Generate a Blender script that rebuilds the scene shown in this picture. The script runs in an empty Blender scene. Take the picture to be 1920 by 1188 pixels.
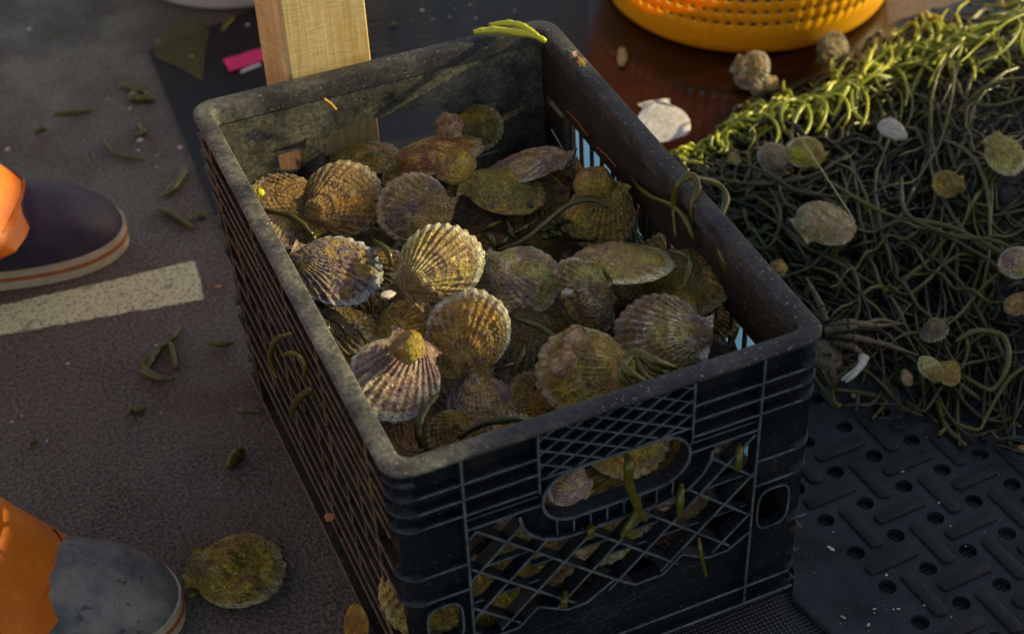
import bpy, bmesh, math, random
from mathutils import Vector, Matrix, noise
random.seed(7)
S = bpy.context.scene
COL = S.collection
# ------------------------------------------------------------------ camera
CP = Vector((-0.21214944, -0.75186162, 1.10119596))
CR = Matrix(((0.9131332, 0.2948784, -0.2814862), (-0.4057733, 0.5910711, -0.6971247), (-0.0391887, 0.7507873, 0.6593805)))
FPX = 3274.0
cd = bpy.data.cameras.new("camera"); cam = bpy.data.objects.new("camera", cd); COL.objects.link(cam)
cam.matrix_world = Matrix.Translation(CP) @ CR.to_4x4()
cd.sensor_width = 36; cd.lens = FPX/1920*36; cd.clip_start = .02; cd.clip_end = 500
cd.dof.use_dof = True; cd.dof.focus_distance = 1.36; cd.dof.aperture_fstop = 6.3
S.camera = cam
# ------------------------------------------------------------------ light
SUNV = Vector((1, -.2, .33)).normalized()
w = bpy.data.worlds.new("World"); S.world = w; w.use_nodes = True
nt = w.node_tree; bg = nt.nodes["Background"]
sky = nt.nodes.new("ShaderNodeTexSky"); sky.sky_type = 'NISHITA'; sky.sun_disc = False
sky.sun_elevation = math.asin(SUNV.z); sky.sun_rotation = math.atan2(SUNV.x, SUNV.y)
tint = nt.nodes.new("ShaderNodeMix"); tint.data_type = 'RGBA'; tint.blend_type = 'MULTIPLY'; tint.inputs[0].default_value = 1
tint.inputs[7].default_value = (1.16, .98, .80, 1)
nt.links.new(sky.outputs[0], tint.inputs[6]); nt.links.new(tint.outputs[2], bg.inputs[0]); bg.inputs[1].default_value = .14
sd = bpy.data.lights.new("sun", 'SUN'); sd.energy = 3.8; sd.angle = math.radians(.6); sd.color = (1, .84, .42)
sun = bpy.data.objects.new("sun", sd); COL.objects.link(sun)
sun.rotation_euler = SUNV.to_track_quat('Z', 'Y').to_euler()
S.view_settings.view_transform = 'Standard'; S.view_settings.look = 'None'
S.view_settings.exposure = .66; S.view_settings.gamma = 1

# ------------------------------------------------------------------ helpers
def ray(px, py): return CR @ Vector(((px-960)/FPX, -(py-594)/FPX, -1))
def at(px, py, z=0.0):
    d = ray(px, py); return CP + d*((z-CP.z)/d.z)
def tag(o, label=None, cat=None, group=None, kind=None):
    if label: o["label"] = label
    if cat: o["category"] = cat
    if group: o["group"] = group
    if kind: o["kind"] = kind
    return o
def empty(name, loc, label, cat, group=None, rot=None):
    o = bpy.data.objects.new(name, None); COL.objects.link(o); o.location = loc
    if rot: o.rotation_euler = rot
    o.empty_display_size = .02
    return tag(o, label, cat, group)
class MB:
    def __init__(s): s.v = []; s.f = []; s.uv = None; s.tone = None
    def add(s, vs, fs):
        n = len(s.v); s.v += [tuple(p) for p in vs]; s.f += [tuple(i+n for i in f) for f in fs]
    def box(s, a, b):
        x0, y0, z0 = a; x1, y1, z1 = b
        s.add([(x0,y0,z0),(x1,y0,z0),(x1,y1,z0),(x0,y1,z0),(x0,y0,z1),(x1,y0,z1),(x1,y1,z1),(x0,y1,z1)],
              [(3,2,1,0),(4,5,6,7),(0,1,5,4),(1,2,6,5),(2,3,7,6),(3,0,4,7)])
    def prism(s, poly, z0, z1):
        n = len(poly)
        s.add([(p[0],p[1],z0) for p in poly]+[(p[0],p[1],z1) for p in poly],
              [tuple(range(n-1,-1,-1)), tuple(range(n,2*n))]+[(i,(i+1)%n,n+(i+1)%n,n+i) for i in range(n)])
    def tube(s, pts, rad, n=6, cap=True):
        pts = [Vector(p) for p in pts]; m = len(pts)
        if m < 2: return
        r = rad if callable(rad) else (lambda t: rad)
        up = Vector((0,0,1)); vs = []
        t0 = (pts[1]-pts[0]).normalized()
        u = t0.cross(up); u = u.normalized() if u.length > 1e-4 else Vector((1,0,0))
        for i, p in enumerate(pts):
            t = (pts[min(i+1,m-1)]-pts[max(i-1,0)])
            t = t.normalized() if t.length > 1e-9 else t0
            u = (u - t*u.dot(t)); u = u.normalized() if u.length > 1e-6 else t.orthogonal().normalized()
            v = t.cross(u); rr = r(i/(m-1))
            for k in range(n):
                a = 2*math.pi*k/n; vs.append(p+u*(math.cos(a)*rr)+v*(math.sin(a)*rr))
        fs = [(i*n+k, i*n+(k+1)%n, (i+1)*n+(k+1)%n, (i+1)*n+k) for i in range(m-1) for k in range(n)]
        if cap: fs += [tuple(range(n-1,-1,-1)), tuple((m-1)*n+k for k in range(n))]
        s.add(vs, fs)
    def loft(s, rings, cap=True):
        n = len(rings[0]); vs = [p for r in rings for p in r]; m = len(rings)
        fs = [(i*n+k, i*n+(k+1)%n, (i+1)*n+(k+1)%n, (i+1)*n+k) for i in range(m-1) for k in range(n)]
        if cap: fs += [tuple(range(n-1,-1,-1)), tuple((m-1)*n+k for k in range(n))]
        s.add(vs, fs)
    def build(s, name, mat, parent=None, origin=None, angle=40, warp=None, recalc=True, merge=0):
        me = bpy.data.meshes.new(name)
        vs = [Vector(p) for p in s.v]
        if warp: vs = [warp(p) for p in vs]
        if origin is not None: vs = [p-Vector(origin) for p in vs]
        me.from_pydata([tuple(p) for p in vs], [], s.f)
        if s.uv:
            l = me.uv_layers.new(name="fan")
            for lp in me.loops: l.data[lp.index].uv = s.uv[lp.vertex_index]
        if s.tone:
            a = me.attributes.new("tone", 'FLOAT', 'POINT')
            a.data.foreach_set("value", s.tone)
        if recalc or merge:
            bm = bmesh.new(); bm.from_mesh(me)
            if merge: bmesh.ops.remove_doubles(bm, verts=bm.verts, dist=merge)
            if recalc: bmesh.ops.recalc_face_normals(bm, faces=bm.faces)
            bm.to_mesh(me); bm.free()
        me.materials.append(mat); me.shade_smooth()
        if angle < 180: me.set_sharp_from_angle(angle=math.radians(angle))
        o = bpy.data.objects.new(name, me); COL.objects.link(o)
        if parent: o.parent = parent
        elif origin is not None: o.location = origin
        return o
def catmull(P, n=8):
    P = [Vector(p) for p in P]
    if len(P) < 3:
        return [P[0].lerp(P[-1], i/n) for i in range(n+1)]
    Q = [P[0]*2-P[1]]+P+[P[-1]*2-P[-2]]; out = []
    for i in range(1, len(Q)-2):
        a,b,c,d = Q[i-1:i+3]
        for k in range(n):
            t = k/n
            out.append(.5*((2*b)+(c-a)*t+(2*a-5*b+4*c-d)*t*t+(3*b-a-3*c+d)*t**3))
    out.append(P[-1]); return out

# ------------------------------------------------------------------ materials
class NM:
    def __init__(s, name):
        s.m = bpy.data.materials.new(name); s.m.use_nodes = True; s.t = s.m.node_tree
        s.b = s.t.nodes["Principled BSDF"]
    def n(s, typ, **kw):
        nd = s.t.nodes.new(typ)
        for k, v in kw.items():
            if hasattr(nd, k): setattr(nd, k, v)
            else: nd.inputs[k.replace('_',' ')].default_value = v
        return nd
    def l(s, a, b): s.t.links.new(a, b)
    def coord(s, scale=(1,1,1), loc=(0,0,0), kind='Object'):
        if kind == 'World': c = s.n("ShaderNodeNewGeometry").outputs['Position']
        else: c = s.n("ShaderNodeTexCoord").outputs[kind]
        mp = s.n("ShaderNodeMapping"); mp.inputs['Scale'].default_value = scale; mp.inputs['Location'].default_value = loc
        s.l(c, mp.inputs[0]); return mp.outputs[0]
    def noise(s, co, scale, detail=4, rough=.55, dist=0):
        nd = s.n("ShaderNodeTexNoise"); nd.inputs['Scale'].default_value = scale; nd.inputs['Detail'].default_value = detail
        nd.inputs['Roughness'].default_value = rough; nd.inputs['Distortion'].default_value = dist
        s.l(co, nd.inputs['Vector']); return nd.outputs['Fac']
    def ramp(s, fac, stops, interp='LINEAR'):
        nd = s.n("ShaderNodeValToRGB"); nd.color_ramp.interpolation = interp
        e = nd.color_ramp.elements
        for i, (p, c) in enumerate(stops):
            el = e[i] if i < 2 else e.new(p)
            el.position = p; el.color = (*c, 1) if not isinstance(c, (int, float)) else (c, c, c, 1)
        s.l(fac, nd.inputs[0]); return nd.outputs[0]
    def mix(s, fac, a, b, mode='MIX'):
        nd = s.n("ShaderNodeMix"); nd.data_type = 'RGBA'; nd.blend_type = mode
        for inp, v in ((nd.inputs[0], fac), (nd.inputs[6], a), (nd.inputs[7], b)):
            if isinstance(v, (int, float)): inp.default_value = v
            elif isinstance(v, tuple): inp.default_value = (*v, 1)
            else: s.l(v, inp)
        return nd.outputs[2]
    def math(s, op, a, b=0.0, clamp=False):
        nd = s.n("ShaderNodeMath"); nd.operation = op; nd.use_clamp = clamp
        for inp, v in ((nd.inputs[0], a), (nd.inputs[1], b)):
            if isinstance(v, (int, float)): inp.default_value = v
            else: s.l(v, inp)
        return nd.outputs[0]
    def bump(s, h, strength=.5, dist=.001):
        nd = s.n("ShaderNodeBump"); nd.inputs['Strength'].default_value = strength; nd.inputs['Distance'].default_value = dist
        s.l(h, nd.inputs['Height']); s.l(nd.outputs[0], s.b.inputs['Normal'])
    def set(s, **kw):
        for k, v in kw.items():
            i = s.b.inputs[{'col':'Base Color','rough':'Roughness','spec':'Specular IOR Level','coat':'Coat Weight','crough':'Coat Roughness','trans':'Transmission Weight','sss':'Subsurface Weight','metal':'Metallic'}[k]]
            if isinstance(v, tuple): i.default_value = (*v, 1)
            elif isinstance(v, (int, float)): i.default_value = v
            else: s.l(v, i)
        return s.m

def m_deck():
    m = NM("deck"); c = m.coord(kind='World')
    g = m.noise(c, 300, 4, .65); b = m.noise(c, 5, 6, .65); st = m.noise(c, 14, 5, .6)
    col = m.mix(b, (.084,.057,.050), (.185,.128,.088))
    col = m.mix(m.ramp(g, [(.35,0),(.7,1)]), m.mix(.8, col, (.012,.010,.012)), m.mix(.5, col, (.36,.29,.24)))
    stain = m.ramp(m.noise(m.coord(kind='World', loc=(.31,.2,0)), 5, 3), [(.55,0),(.7,1)])
    col = m.mix(m.math('MULTIPLY', stain, .55), col, (.10,.05,.018))
    gr = m.ramp(st, [(.6,0),(.72,1)]); col = m.mix(m.math('MULTIPLY', gr, .35), col, (.075,.085,.02))
    r = m.ramp(m.noise(c, 11, 4), [(.4,.3),(.6,.75)])
    h = m.math('ADD', g, m.math('MULTIPLY', m.noise(c, 140, 2), .7))
    m.bump(h, 1, .0026)
    return m.set(col=col, rough=r, spec=.35)
def m_stripe():
    m = NM("stripe paint"); c = m.coord(kind='World')
    g = m.noise(c, 300, 3, .6)
    col = m.mix(m.ramp(g, [(.33,0),(.5,1)]), (.20,.18,.11), (.68,.64,.38))
    wn = m.ramp(m.noise(c, 45, 6, .7), [(.58,0),(.66,1)]); col = m.mix(m.math('MULTIPLY', wn, .7), col, (.12,.09,.07))
    m.bump(m.math('ADD', g, m.noise(c, 130, 2)), 1, .002)
    return m.set(col=col, rough=.7)
def m_plain(name, col, rough=.5, var=.3, scale=40, bump=.2, bs=300, spec=.5, coat=0, dist=.0005):
    m = NM(name); c = m.coord()
    a = m.noise(c, scale, 5)
    d = tuple(x*(1-var) for x in col); e = tuple(min(1, x*(1+var)) for x in col)
    m.bump(m.noise(c, bs, 3), bump, dist)
    return m.set(col=m.mix(m.ramp(a, [(.3,0),(.7,1)]), d, e), rough=rough, spec=spec, coat=coat, crough=.15)
def m_crate(name, dust, dustcol=(.24,.23,.17), tint=(.005,.008,.014), lo=.5, rough=.42, wear_glint=.75, wear_glint_col=(.17,.17,.15), sun_xfade=False):
    m = NM(name); c = m.coord(kind='World')
    n1 = m.noise(c, 22, 6, .65); n2 = m.noise(c, 260, 4, .7); n3 = m.noise(c, 700, 2)
    f = m.math('MULTIPLY', m.ramp(n1, [(lo-.18,0),(lo+.2,1)]), m.ramp(n2, [(.35,.25),(.65,1)]))
    f = m.math('MULTIPLY', f, dust)
    if sun_xfade:
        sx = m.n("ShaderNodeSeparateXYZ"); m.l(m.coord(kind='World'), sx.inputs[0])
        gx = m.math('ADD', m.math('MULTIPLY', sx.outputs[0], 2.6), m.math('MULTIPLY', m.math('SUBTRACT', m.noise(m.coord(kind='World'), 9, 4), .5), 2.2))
        f = m.math('MULTIPLY', f, m.ramp(gx, [(.0,1),(.55,.28)]))  # real dust, thinned along x to paint sunlit left and shaded right
    col = m.mix(f, tint, dustcol)
    sp = m.ramp(m.noise(c, 480, 1, .5), [(.705,0),(.74,1)])
    col = m.mix(m.math('MULTIPLY', sp, .5*min(1, dust+.25)), col, (.55,.52,.38))
    at_ = m.n("ShaderNodeAttribute"); at_.attribute_name = "tone"
    wf = m.math('MULTIPLY', at_.outputs['Fac'], m.math('MULTIPLY', m.ramp(m.noise(c, 90, 4, .65), [(.3,.25),(.6,1)]), wear_glint))
    col = m.mix(wf, col, wear_glint_col)  # rib edges lightened as wear plus a painted edge highlight
    m.bump(m.math('ADD', n2, n3), .35, .0007)
    rr = m.math('ADD', m.math('MULTIPLY', f, .45), rough, True)
    return m.set(col=col, rough=rr, spec=.22)
def m_shell(name, A, B, C=(.30,.17,.03), alg=.45, groove=.55, edge=.6, edgecol=(.50,.44,.30), ribs=18, seed=0, spots=.5, stripe=.5, white=.0, bumpk=1.0, dim=1.0, sat=1.0):
    spots = min(.8, spots*1.0); stripe = min(.85, stripe*1.2)
    ka = min(2.5, .55/A[0]); kb = min(2.3, .86/B[0])
    if alg > 0:
        gl = lambda f: 1-(1-f)*sat
        A = (A[0]*ka, A[1]*ka*gl(.82), A[2]*ka*gl(.40)); B = (B[0]*kb+.02, B[1]*kb*gl(.92)+.015, B[2]*kb*gl(.54)+.03*(1-sat)); C = tuple(min(.8,x*1.3) for x in C)
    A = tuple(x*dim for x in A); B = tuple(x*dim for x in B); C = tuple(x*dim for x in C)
    m = NM(name); off = (seed*1.37, seed*.71, seed*2.3)
    uvn = m.n("ShaderNodeUVMap"); uvn.uv_map = "fan"
    sep = m.n("ShaderNodeSeparateXYZ"); m.l(uvn.outputs[0], sep.inputs[0]); u, v = sep.outputs[0], sep.outputs[1]
    c = m.coord(loc=off)
    mp = m.n("ShaderNodeMapping"); mp.inputs['Scale'].default_value = (ribs*1.7, 3.2, 1); mp.inputs['Location'].default_value = off
    m.l(uvn.outputs[0], mp.inputs[0])
    st = m.noise(mp.outputs[0], 1, 4, .6)
    n1 = m.noise(c, 45, 5, .65, .3); n2 = m.noise(c, 120, 5, .6); n3 = m.noise(c, 420, 3, .6)
    col = m.mix(m.ramp(n1, [(.40,0),(.58,1)]), A, B)
    col = m.mix(m.math('MULTIPLY', m.ramp(st, [(.42,0),(.62,1)]), stripe), col, tuple(x*.38 for x in A))
    col = m.mix(m.math('MULTIPLY', m.ramp(st, [(.3,1),(.42,0)]), stripe*.6), col, tuple(min(.75, x*1.7+.05) for x in B))
    ph = m.math('COSINE', m.math('MULTIPLY', m.math('SUBTRACT', u, .5), 2*math.pi*ribs))
    gr = m.ramp(m.math('MULTIPLY_ADD', ph, .5), [(.0,1),(.45,0)])
    nd = m.n("ShaderNodeMath"); nd.operation = 'MULTIPLY_ADD'; m.l(ph, nd.inputs[0]); nd.inputs[1].default_value = .5; nd.inputs[2].default_value = .5
    gr = m.ramp(nd.outputs[0], [(0,1),(.5,0)])
    cre = m.math('MULTIPLY', m.math('MULTIPLY', m.ramp(nd.outputs[0], [(.55,0),(.95,1)]), m.ramp(n2, [(.35,.15),(.55,1)])), min(.75, groove*.85))
    col = m.mix(cre, col, tuple(min(.85, x*1.5+.08) for x in B))
    grf = m.math('MULTIPLY', m.math('MULTIPLY', gr, groove), m.ramp(n2, [(.35,.2),(.6,1)]))
    col = m.mix(grf, col, tuple(x*.25 for x in A))
    # growth rings
    wv = m.math('SINE', m.math('MULTIPLY_ADD', v, 60)); 
    wn = m.n("ShaderNodeMath"); wn.operation = 'MULTIPLY_ADD'; m.l(v, wn.inputs[0]); wn.inputs[1].default_value = 85; m.l(m.math('MULTIPLY', n1, 9), wn.inputs[2])
    ring = m.math('SINE', wn.outputs[0])
    # algae / encrusting patches
    pg = m.ramp(m.noise(m.coord(loc=(off[1],off[2]+3,off[0])), 34, 5, .65, .6), [(.47,0),(.56,1)])
    col = m.mix(m.math('MULTIPLY', pg, .8 if alg > 0 else 0.0), col, (A[0]*.42+.04, A[1]*.44+.028, A[2]*.7+.05))
    og = m.ramp(m.noise(m.coord(loc=(off[2],off[0]+5,off[1])), 28, 4, .6, .4), [(.52,0),(.62,1)])
    col = m.mix(m.math('MULTIPLY', og, .7 if alg > .1 else 0.0), col, (min(.6,B[0]*1.25), B[1]*.95, B[2]*.35))
    ap = m.math('MULTIPLY', m.ramp(m.noise(c, 62, 6, .7, .8), [(.57-alg*.22,0),(.62-alg*.2,1)]), .8 if alg > 0 else 0.0)
    col = m.mix(ap, col, m.mix(m.ramp(n2, [(.4,0),(.6,1)]), C, tuple(x*.45 for x in C)))
    gp = m.math('MULTIPLY', m.ramp(m.noise(c, 38, 5, .6, .5), [(.54,0),(.62,1)]), alg)
    col = m.mix(gp, col, (.055,.062,.014))
    # pale rim
    ef = m.math('MULTIPLY', m.math('MULTIPLY', m.ramp(v, [(.87,0),(.95,1)]), min(1, edge*1.6)), m.ramp(n2, [(.3,.3),(.6,1)]))
    col = m.mix(ef, col, edgecol)
    sp = m.ramp(m.noise(c, 75, 4, .6), [(.60,0),(.65,1)]); col = m.mix(m.math('MULTIPLY', sp, spots), col, (.66,.56,.36))
    sp2 = m.ramp(n3, [(.66,0),(.72,1)]); col = m.mix(m.math('MULTIPLY', sp2, .55), col, (.42,.36,.24))
    if white > 0: col = m.mix(white, col, (.72,.70,.70))
    n4 = m.noise(c, 800, 3, .65)
    if bumpk > .5:
        col = m.mix(.6, col, m.mix(m.ramp(n4, [(.38,0),(.62,1)]), (.60,.58,.52), (1.25,1.23,1.18)), 'MULTIPLY')
        col = m.mix(.5, col, m.mix(m.ramp(n2, [(.36,0),(.6,1)]), (.50,.47,.45), (1.3,1.27,1.2)), 'MULTIPLY')
    dk = m.ramp(n3, [(.3,0),(.52,1)]); col = m.mix(m.math('MULTIPLY', m.math('SUBTRACT', 1.0, dk), .75), col, tuple(x*.2 for x in A))
    h = m.math('ADD', m.math('MULTIPLY', m.math('ADD', n3, m.math('MULTIPLY', n4, .45)), 1.0), m.math('ADD', m.math('MULTIPLY', ring, .10), m.math('MULTIPLY', n2, 1.4)))
    m.bump(h, 1 if bumpk > .5 else .15, .0030*bumpk)
    rr = m.ramp(n2, [(.35,.15),(.65,.5)])
    return m.set(col=col, rough=rr, spec=.38)
def m_weed(name, A, B, trans=.0):
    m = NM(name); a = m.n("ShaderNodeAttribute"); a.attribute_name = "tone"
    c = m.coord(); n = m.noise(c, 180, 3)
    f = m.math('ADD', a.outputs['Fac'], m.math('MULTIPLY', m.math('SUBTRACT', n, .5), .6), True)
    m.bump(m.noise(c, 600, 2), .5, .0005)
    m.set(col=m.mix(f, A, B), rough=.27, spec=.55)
    if trans:
        m.b.inputs['Subsurface Weight'].default_value = trans; m.b.inputs['Subsurface Radius'].default_value = (.004,.005,.001)
        m.b.inputs['Subsurface Scale'].default_value = .6
    return m.m

M_deck = m_deck(); M_stripe = m_stripe()
M_cr = m_crate("crate plastic", .13, lo=.55, wear_glint=.8, wear_glint_col=(.15,.18,.20))
M_side = m_crate("crate side plastic", .45, (.13,.10,.055), (.011,.010,.011), .5, .42, .9, (.22,.14,.085))
M_rim = m_crate("crate rim plastic", .85, (.38,.36,.29), (.017,.017,.025), .50, .48, sun_xfade=True)
M_back = m_crate("crate back dusty plastic", .85, (.33,.31,.23), (.016,.016,.016), .50, .5)
M_right = m_crate("crate right scuffed plastic", .45, (.13,.10,.06), (.022,.019,.016), .5, .5)
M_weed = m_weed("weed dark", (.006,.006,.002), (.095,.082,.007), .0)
M_lime_sunlit = m_weed("weed lime sunlit", (.13,.15,.010), (.52,.52,.04), .15)  # brighter lime copy of the weed, sunlight painted into its colour
M_red = m_weed("weed red", (.03,.010,.012), (.075,.022,.02))

# ------------------------------------------------------------------ setting
b = MB(); b.add([(-8,-6,0),(9,-6,0),(9,12,0),(-8,12,0)], [(0,1,2,3)])
tag(b.build("deck", M_deck, recalc=False), kind="structure")
b = MB()
edge = [(.007,.632),(.0035,.60),(-.002,.57),(-.194,.608),(-.9,.747),(-.9,.79),(-.186,.651)]
pe = []
for p, q in zip(edge, edge[1:]+edge[:1]):
    L_ = math.hypot(q[0]-p[0], q[1]-p[1]); n_ = max(1, int(L_/.004))
    for k in range(n_):
        x, y = p[0]+(q[0]-p[0])*k/n_, p[1]+(q[1]-p[1])*k/n_; pe.append((x+.0012*noise.noise(Vector((x*160,y*160,0))), y+.0022*noise.noise(Vector((x*140,y*140,5)))))
b.prism(pe, .0, .0009)
tag(b.build("painted_stripe", M_stripe), "worn cream non-slip stripe painted on the grey deck below the dark shoe", "marking", kind="structure")
M_mat = m_plain("mat navy", (.013,.009,.011), .5, .4, 12, .3, 500, .35)
b = MB(); b.prism([(.030,.36),(.067,1.03),(.64,1.16),(.60,.955),(.34,.42)], .001, .004)
tag(b.build("smooth_mat", M_mat), "thin smooth dark navy mat under the back of the crate", "mat")
def m_maroon():
    m = NM("mat maroon"); c = m.coord(); n = m.noise(c, 9, 4); d = m.noise(c, 40, 4)
    m.bump(m.noise(c, 220, 3), .12, .0006)
    col = m.mix(m.ramp(n, [(.35,0),(.65,1)]), (.008,.0018,.0014), (.018,.004,.002))
    return m.set(col=col, rough=m.ramp(d, [(.35,.10),(.7,.26)]), spec=.4)
b = MB(); b.prism([(.60,.952),(.335,.42),(.60,.24),(1.05,1.02),(.70,1.15)], .0015, .0065)
tag(b.build("wet_mat", m_maroon()), "wet glossy maroon mat beneath the orange basket", "mat")
def m_ribbed():
    m = NM("mat ribbed"); c = m.coord(kind='World')
    wv = m.n("ShaderNodeTexWave"); wv.inputs['Scale'].default_value = 85; m.l(c, wv.inputs[0])
    wv2 = m.n("ShaderNodeTexWave"); wv2.bands_direction = 'Y'; wv2.inputs['Scale'].default_value = 85; m.l(c, wv2.inputs[0])
    m.bump(m.math('MULTIPLY', wv.outputs['Fac'], wv2.outputs['Fac']), .8, .001)
    return m.set(col=m.mix(m.noise(c, 60), (.008,.008,.009), (.028,.028,.03)), rough=.5)
b = MB(); b.prism([(.03,-.5),(.50,-.5),(.50,.40),(.03,.40)], .0005, .002)
tag(b.build("ribbed_mat", m_ribbed()), "black fine-textured mat under the front of the crate", "mat")

# herringbone mat with holes
def herring():
    root = empty("perforated_mat", (.5,.05,0), "black rubber mat with round drain holes and raised herringbone bars", "mat")
    O = Vector((.4266,.0141)); A = Vector((.0395,.0018)); B = Vector((.0033,-.0412))
    z0, z1 = .0025, .009
    m = MB(); N = 20
    def P(i, j): return O + A*i + B*j
    for i in range(-1, 17):
        for j in range(-10, 9):
            c = P(i, j)
            if i == -1 and False: continue
            cs = [P(i-.5,j-.5), P(i+.5,j-.5), P(i+.5,j+.5), P(i-.5,j+.5)]
            outer = []
            for k in range(4):
                for q in range(N//4): outer.append(cs[k].lerp(cs[(k+1)%4], q/(N/4)))
            r = .0074
            inner = []
            for k in range(N):
                d = (outer[k]-c).normalized(); inner.append(c+d*r)
            vs = [(p.x,p.y,z1) for p in outer]+[(p.x,p.y,z1) for p in inner]+[(p.x,p.y,z0) for p in inner]
            fs = []
            for k in range(N):
                k2 = (k+1)%N
                fs += [(k,k2,N+k2,N+k),(N+k,N+k2,2*N+k2,2*N+k)]
            m.add(vs, fs)
    # border on the left with its outer wall
    e0 = [(.3335,.45),(.3335,.02),(.318,-.004),(.327,-.051),(.385,-.35)]
    pin = [P(-1.5,-10.5),P(-1.5,-.2),P(-1.5,.6),P(-1.5,1.6),P(-1.5,8.5)]
    n = len(m.v)
    for a, p in zip(e0, pin): m.v += [(a[0],a[1],z1-.0015),(p.x,p.y,z1),(a[0],a[1],z0)]
    for k in range(4):
        q = n+3*k; m.f += [(q,q+3,q+4,q+1),(q+2,q+5,q+3,q)]
    mm = NM("mat rubber"); c = mm.coord(kind='World')
    nz = mm.noise(c, 26, 5, .65); fine = mm.noise(c, 650, 3)
    col = mm.mix(mm.ramp(nz, [(.35,0),(.7,1)]), (.011,.012,.016), (.040,.042,.050))
    sp = mm.ramp(mm.noise(c, 330, 1), [(.735,0),(.76,1)]); col = mm.mix(mm.math('MULTIPLY', sp, .5), col, (.3,.28,.25))
    mm.bump(fine, .5, .0006)
    M = mm.set(col=col, rough=mm.ramp(nz, [(.3,.34),(.7,.6)]), spec=.22)
    m.build("sheet", M, root, root.location, 30, merge=1e-5)
    mb = NM("mat bar"); c = mb.coord(kind='World')
    vo = mb.n("ShaderNodeTexVoronoi"); vo.inputs['Scale'].default_value = 420; vo.inputs['Randomness'].default_value = .15; mb.l(c, vo.inputs[0])
    mb.bump(mb.ramp(vo.outputs['Distance'], [(.15,1),(.5,0)]), .9, .001)
    Mb = mb.set(col=mb.mix(mb.noise(c, 60), (.007,.007,.008), (.024,.023,.025)), rough=.42, spec=.25)
    ax = A.normalized(); ay = -B.normalized()
    for i in range(-1, 14):
        for j in range(-9, 7):
            c = P(i+.5, j+.5)
            if c.x < .35 or c.y > .14: continue
            px_ok = True
            h = (i+j) % 2 == 1
            u, v = (ax, ay) if h else (ay, ax)
            b = MB(); L, W = .0245, .0062
            ring = []
            for s in (0, 1, 2):
                zz = (z1-.0006, z1+.0017, z1+.0022)[s]; ins = (0, .0004, .0014)[s]
                pts = []
                for (a, bb) in ((-1,-1),(1,-1),(1,1),(-1,1)):
                    e = .003
                    for (da, db) in (((0, -e*bb), (-e*a, 0)) if a*bb > 0 else ((-e*a, 0), (0, -e*bb))):
                        q = c + u*(a*(L-ins)+da) + v*(bb*(W-ins)+db)
                        pts.append((q.x, q.y, zz))
                ring.append(pts)
            b.loft(ring); b.build("raised_bar", Mb, root, root.location, 30)
herring()

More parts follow.
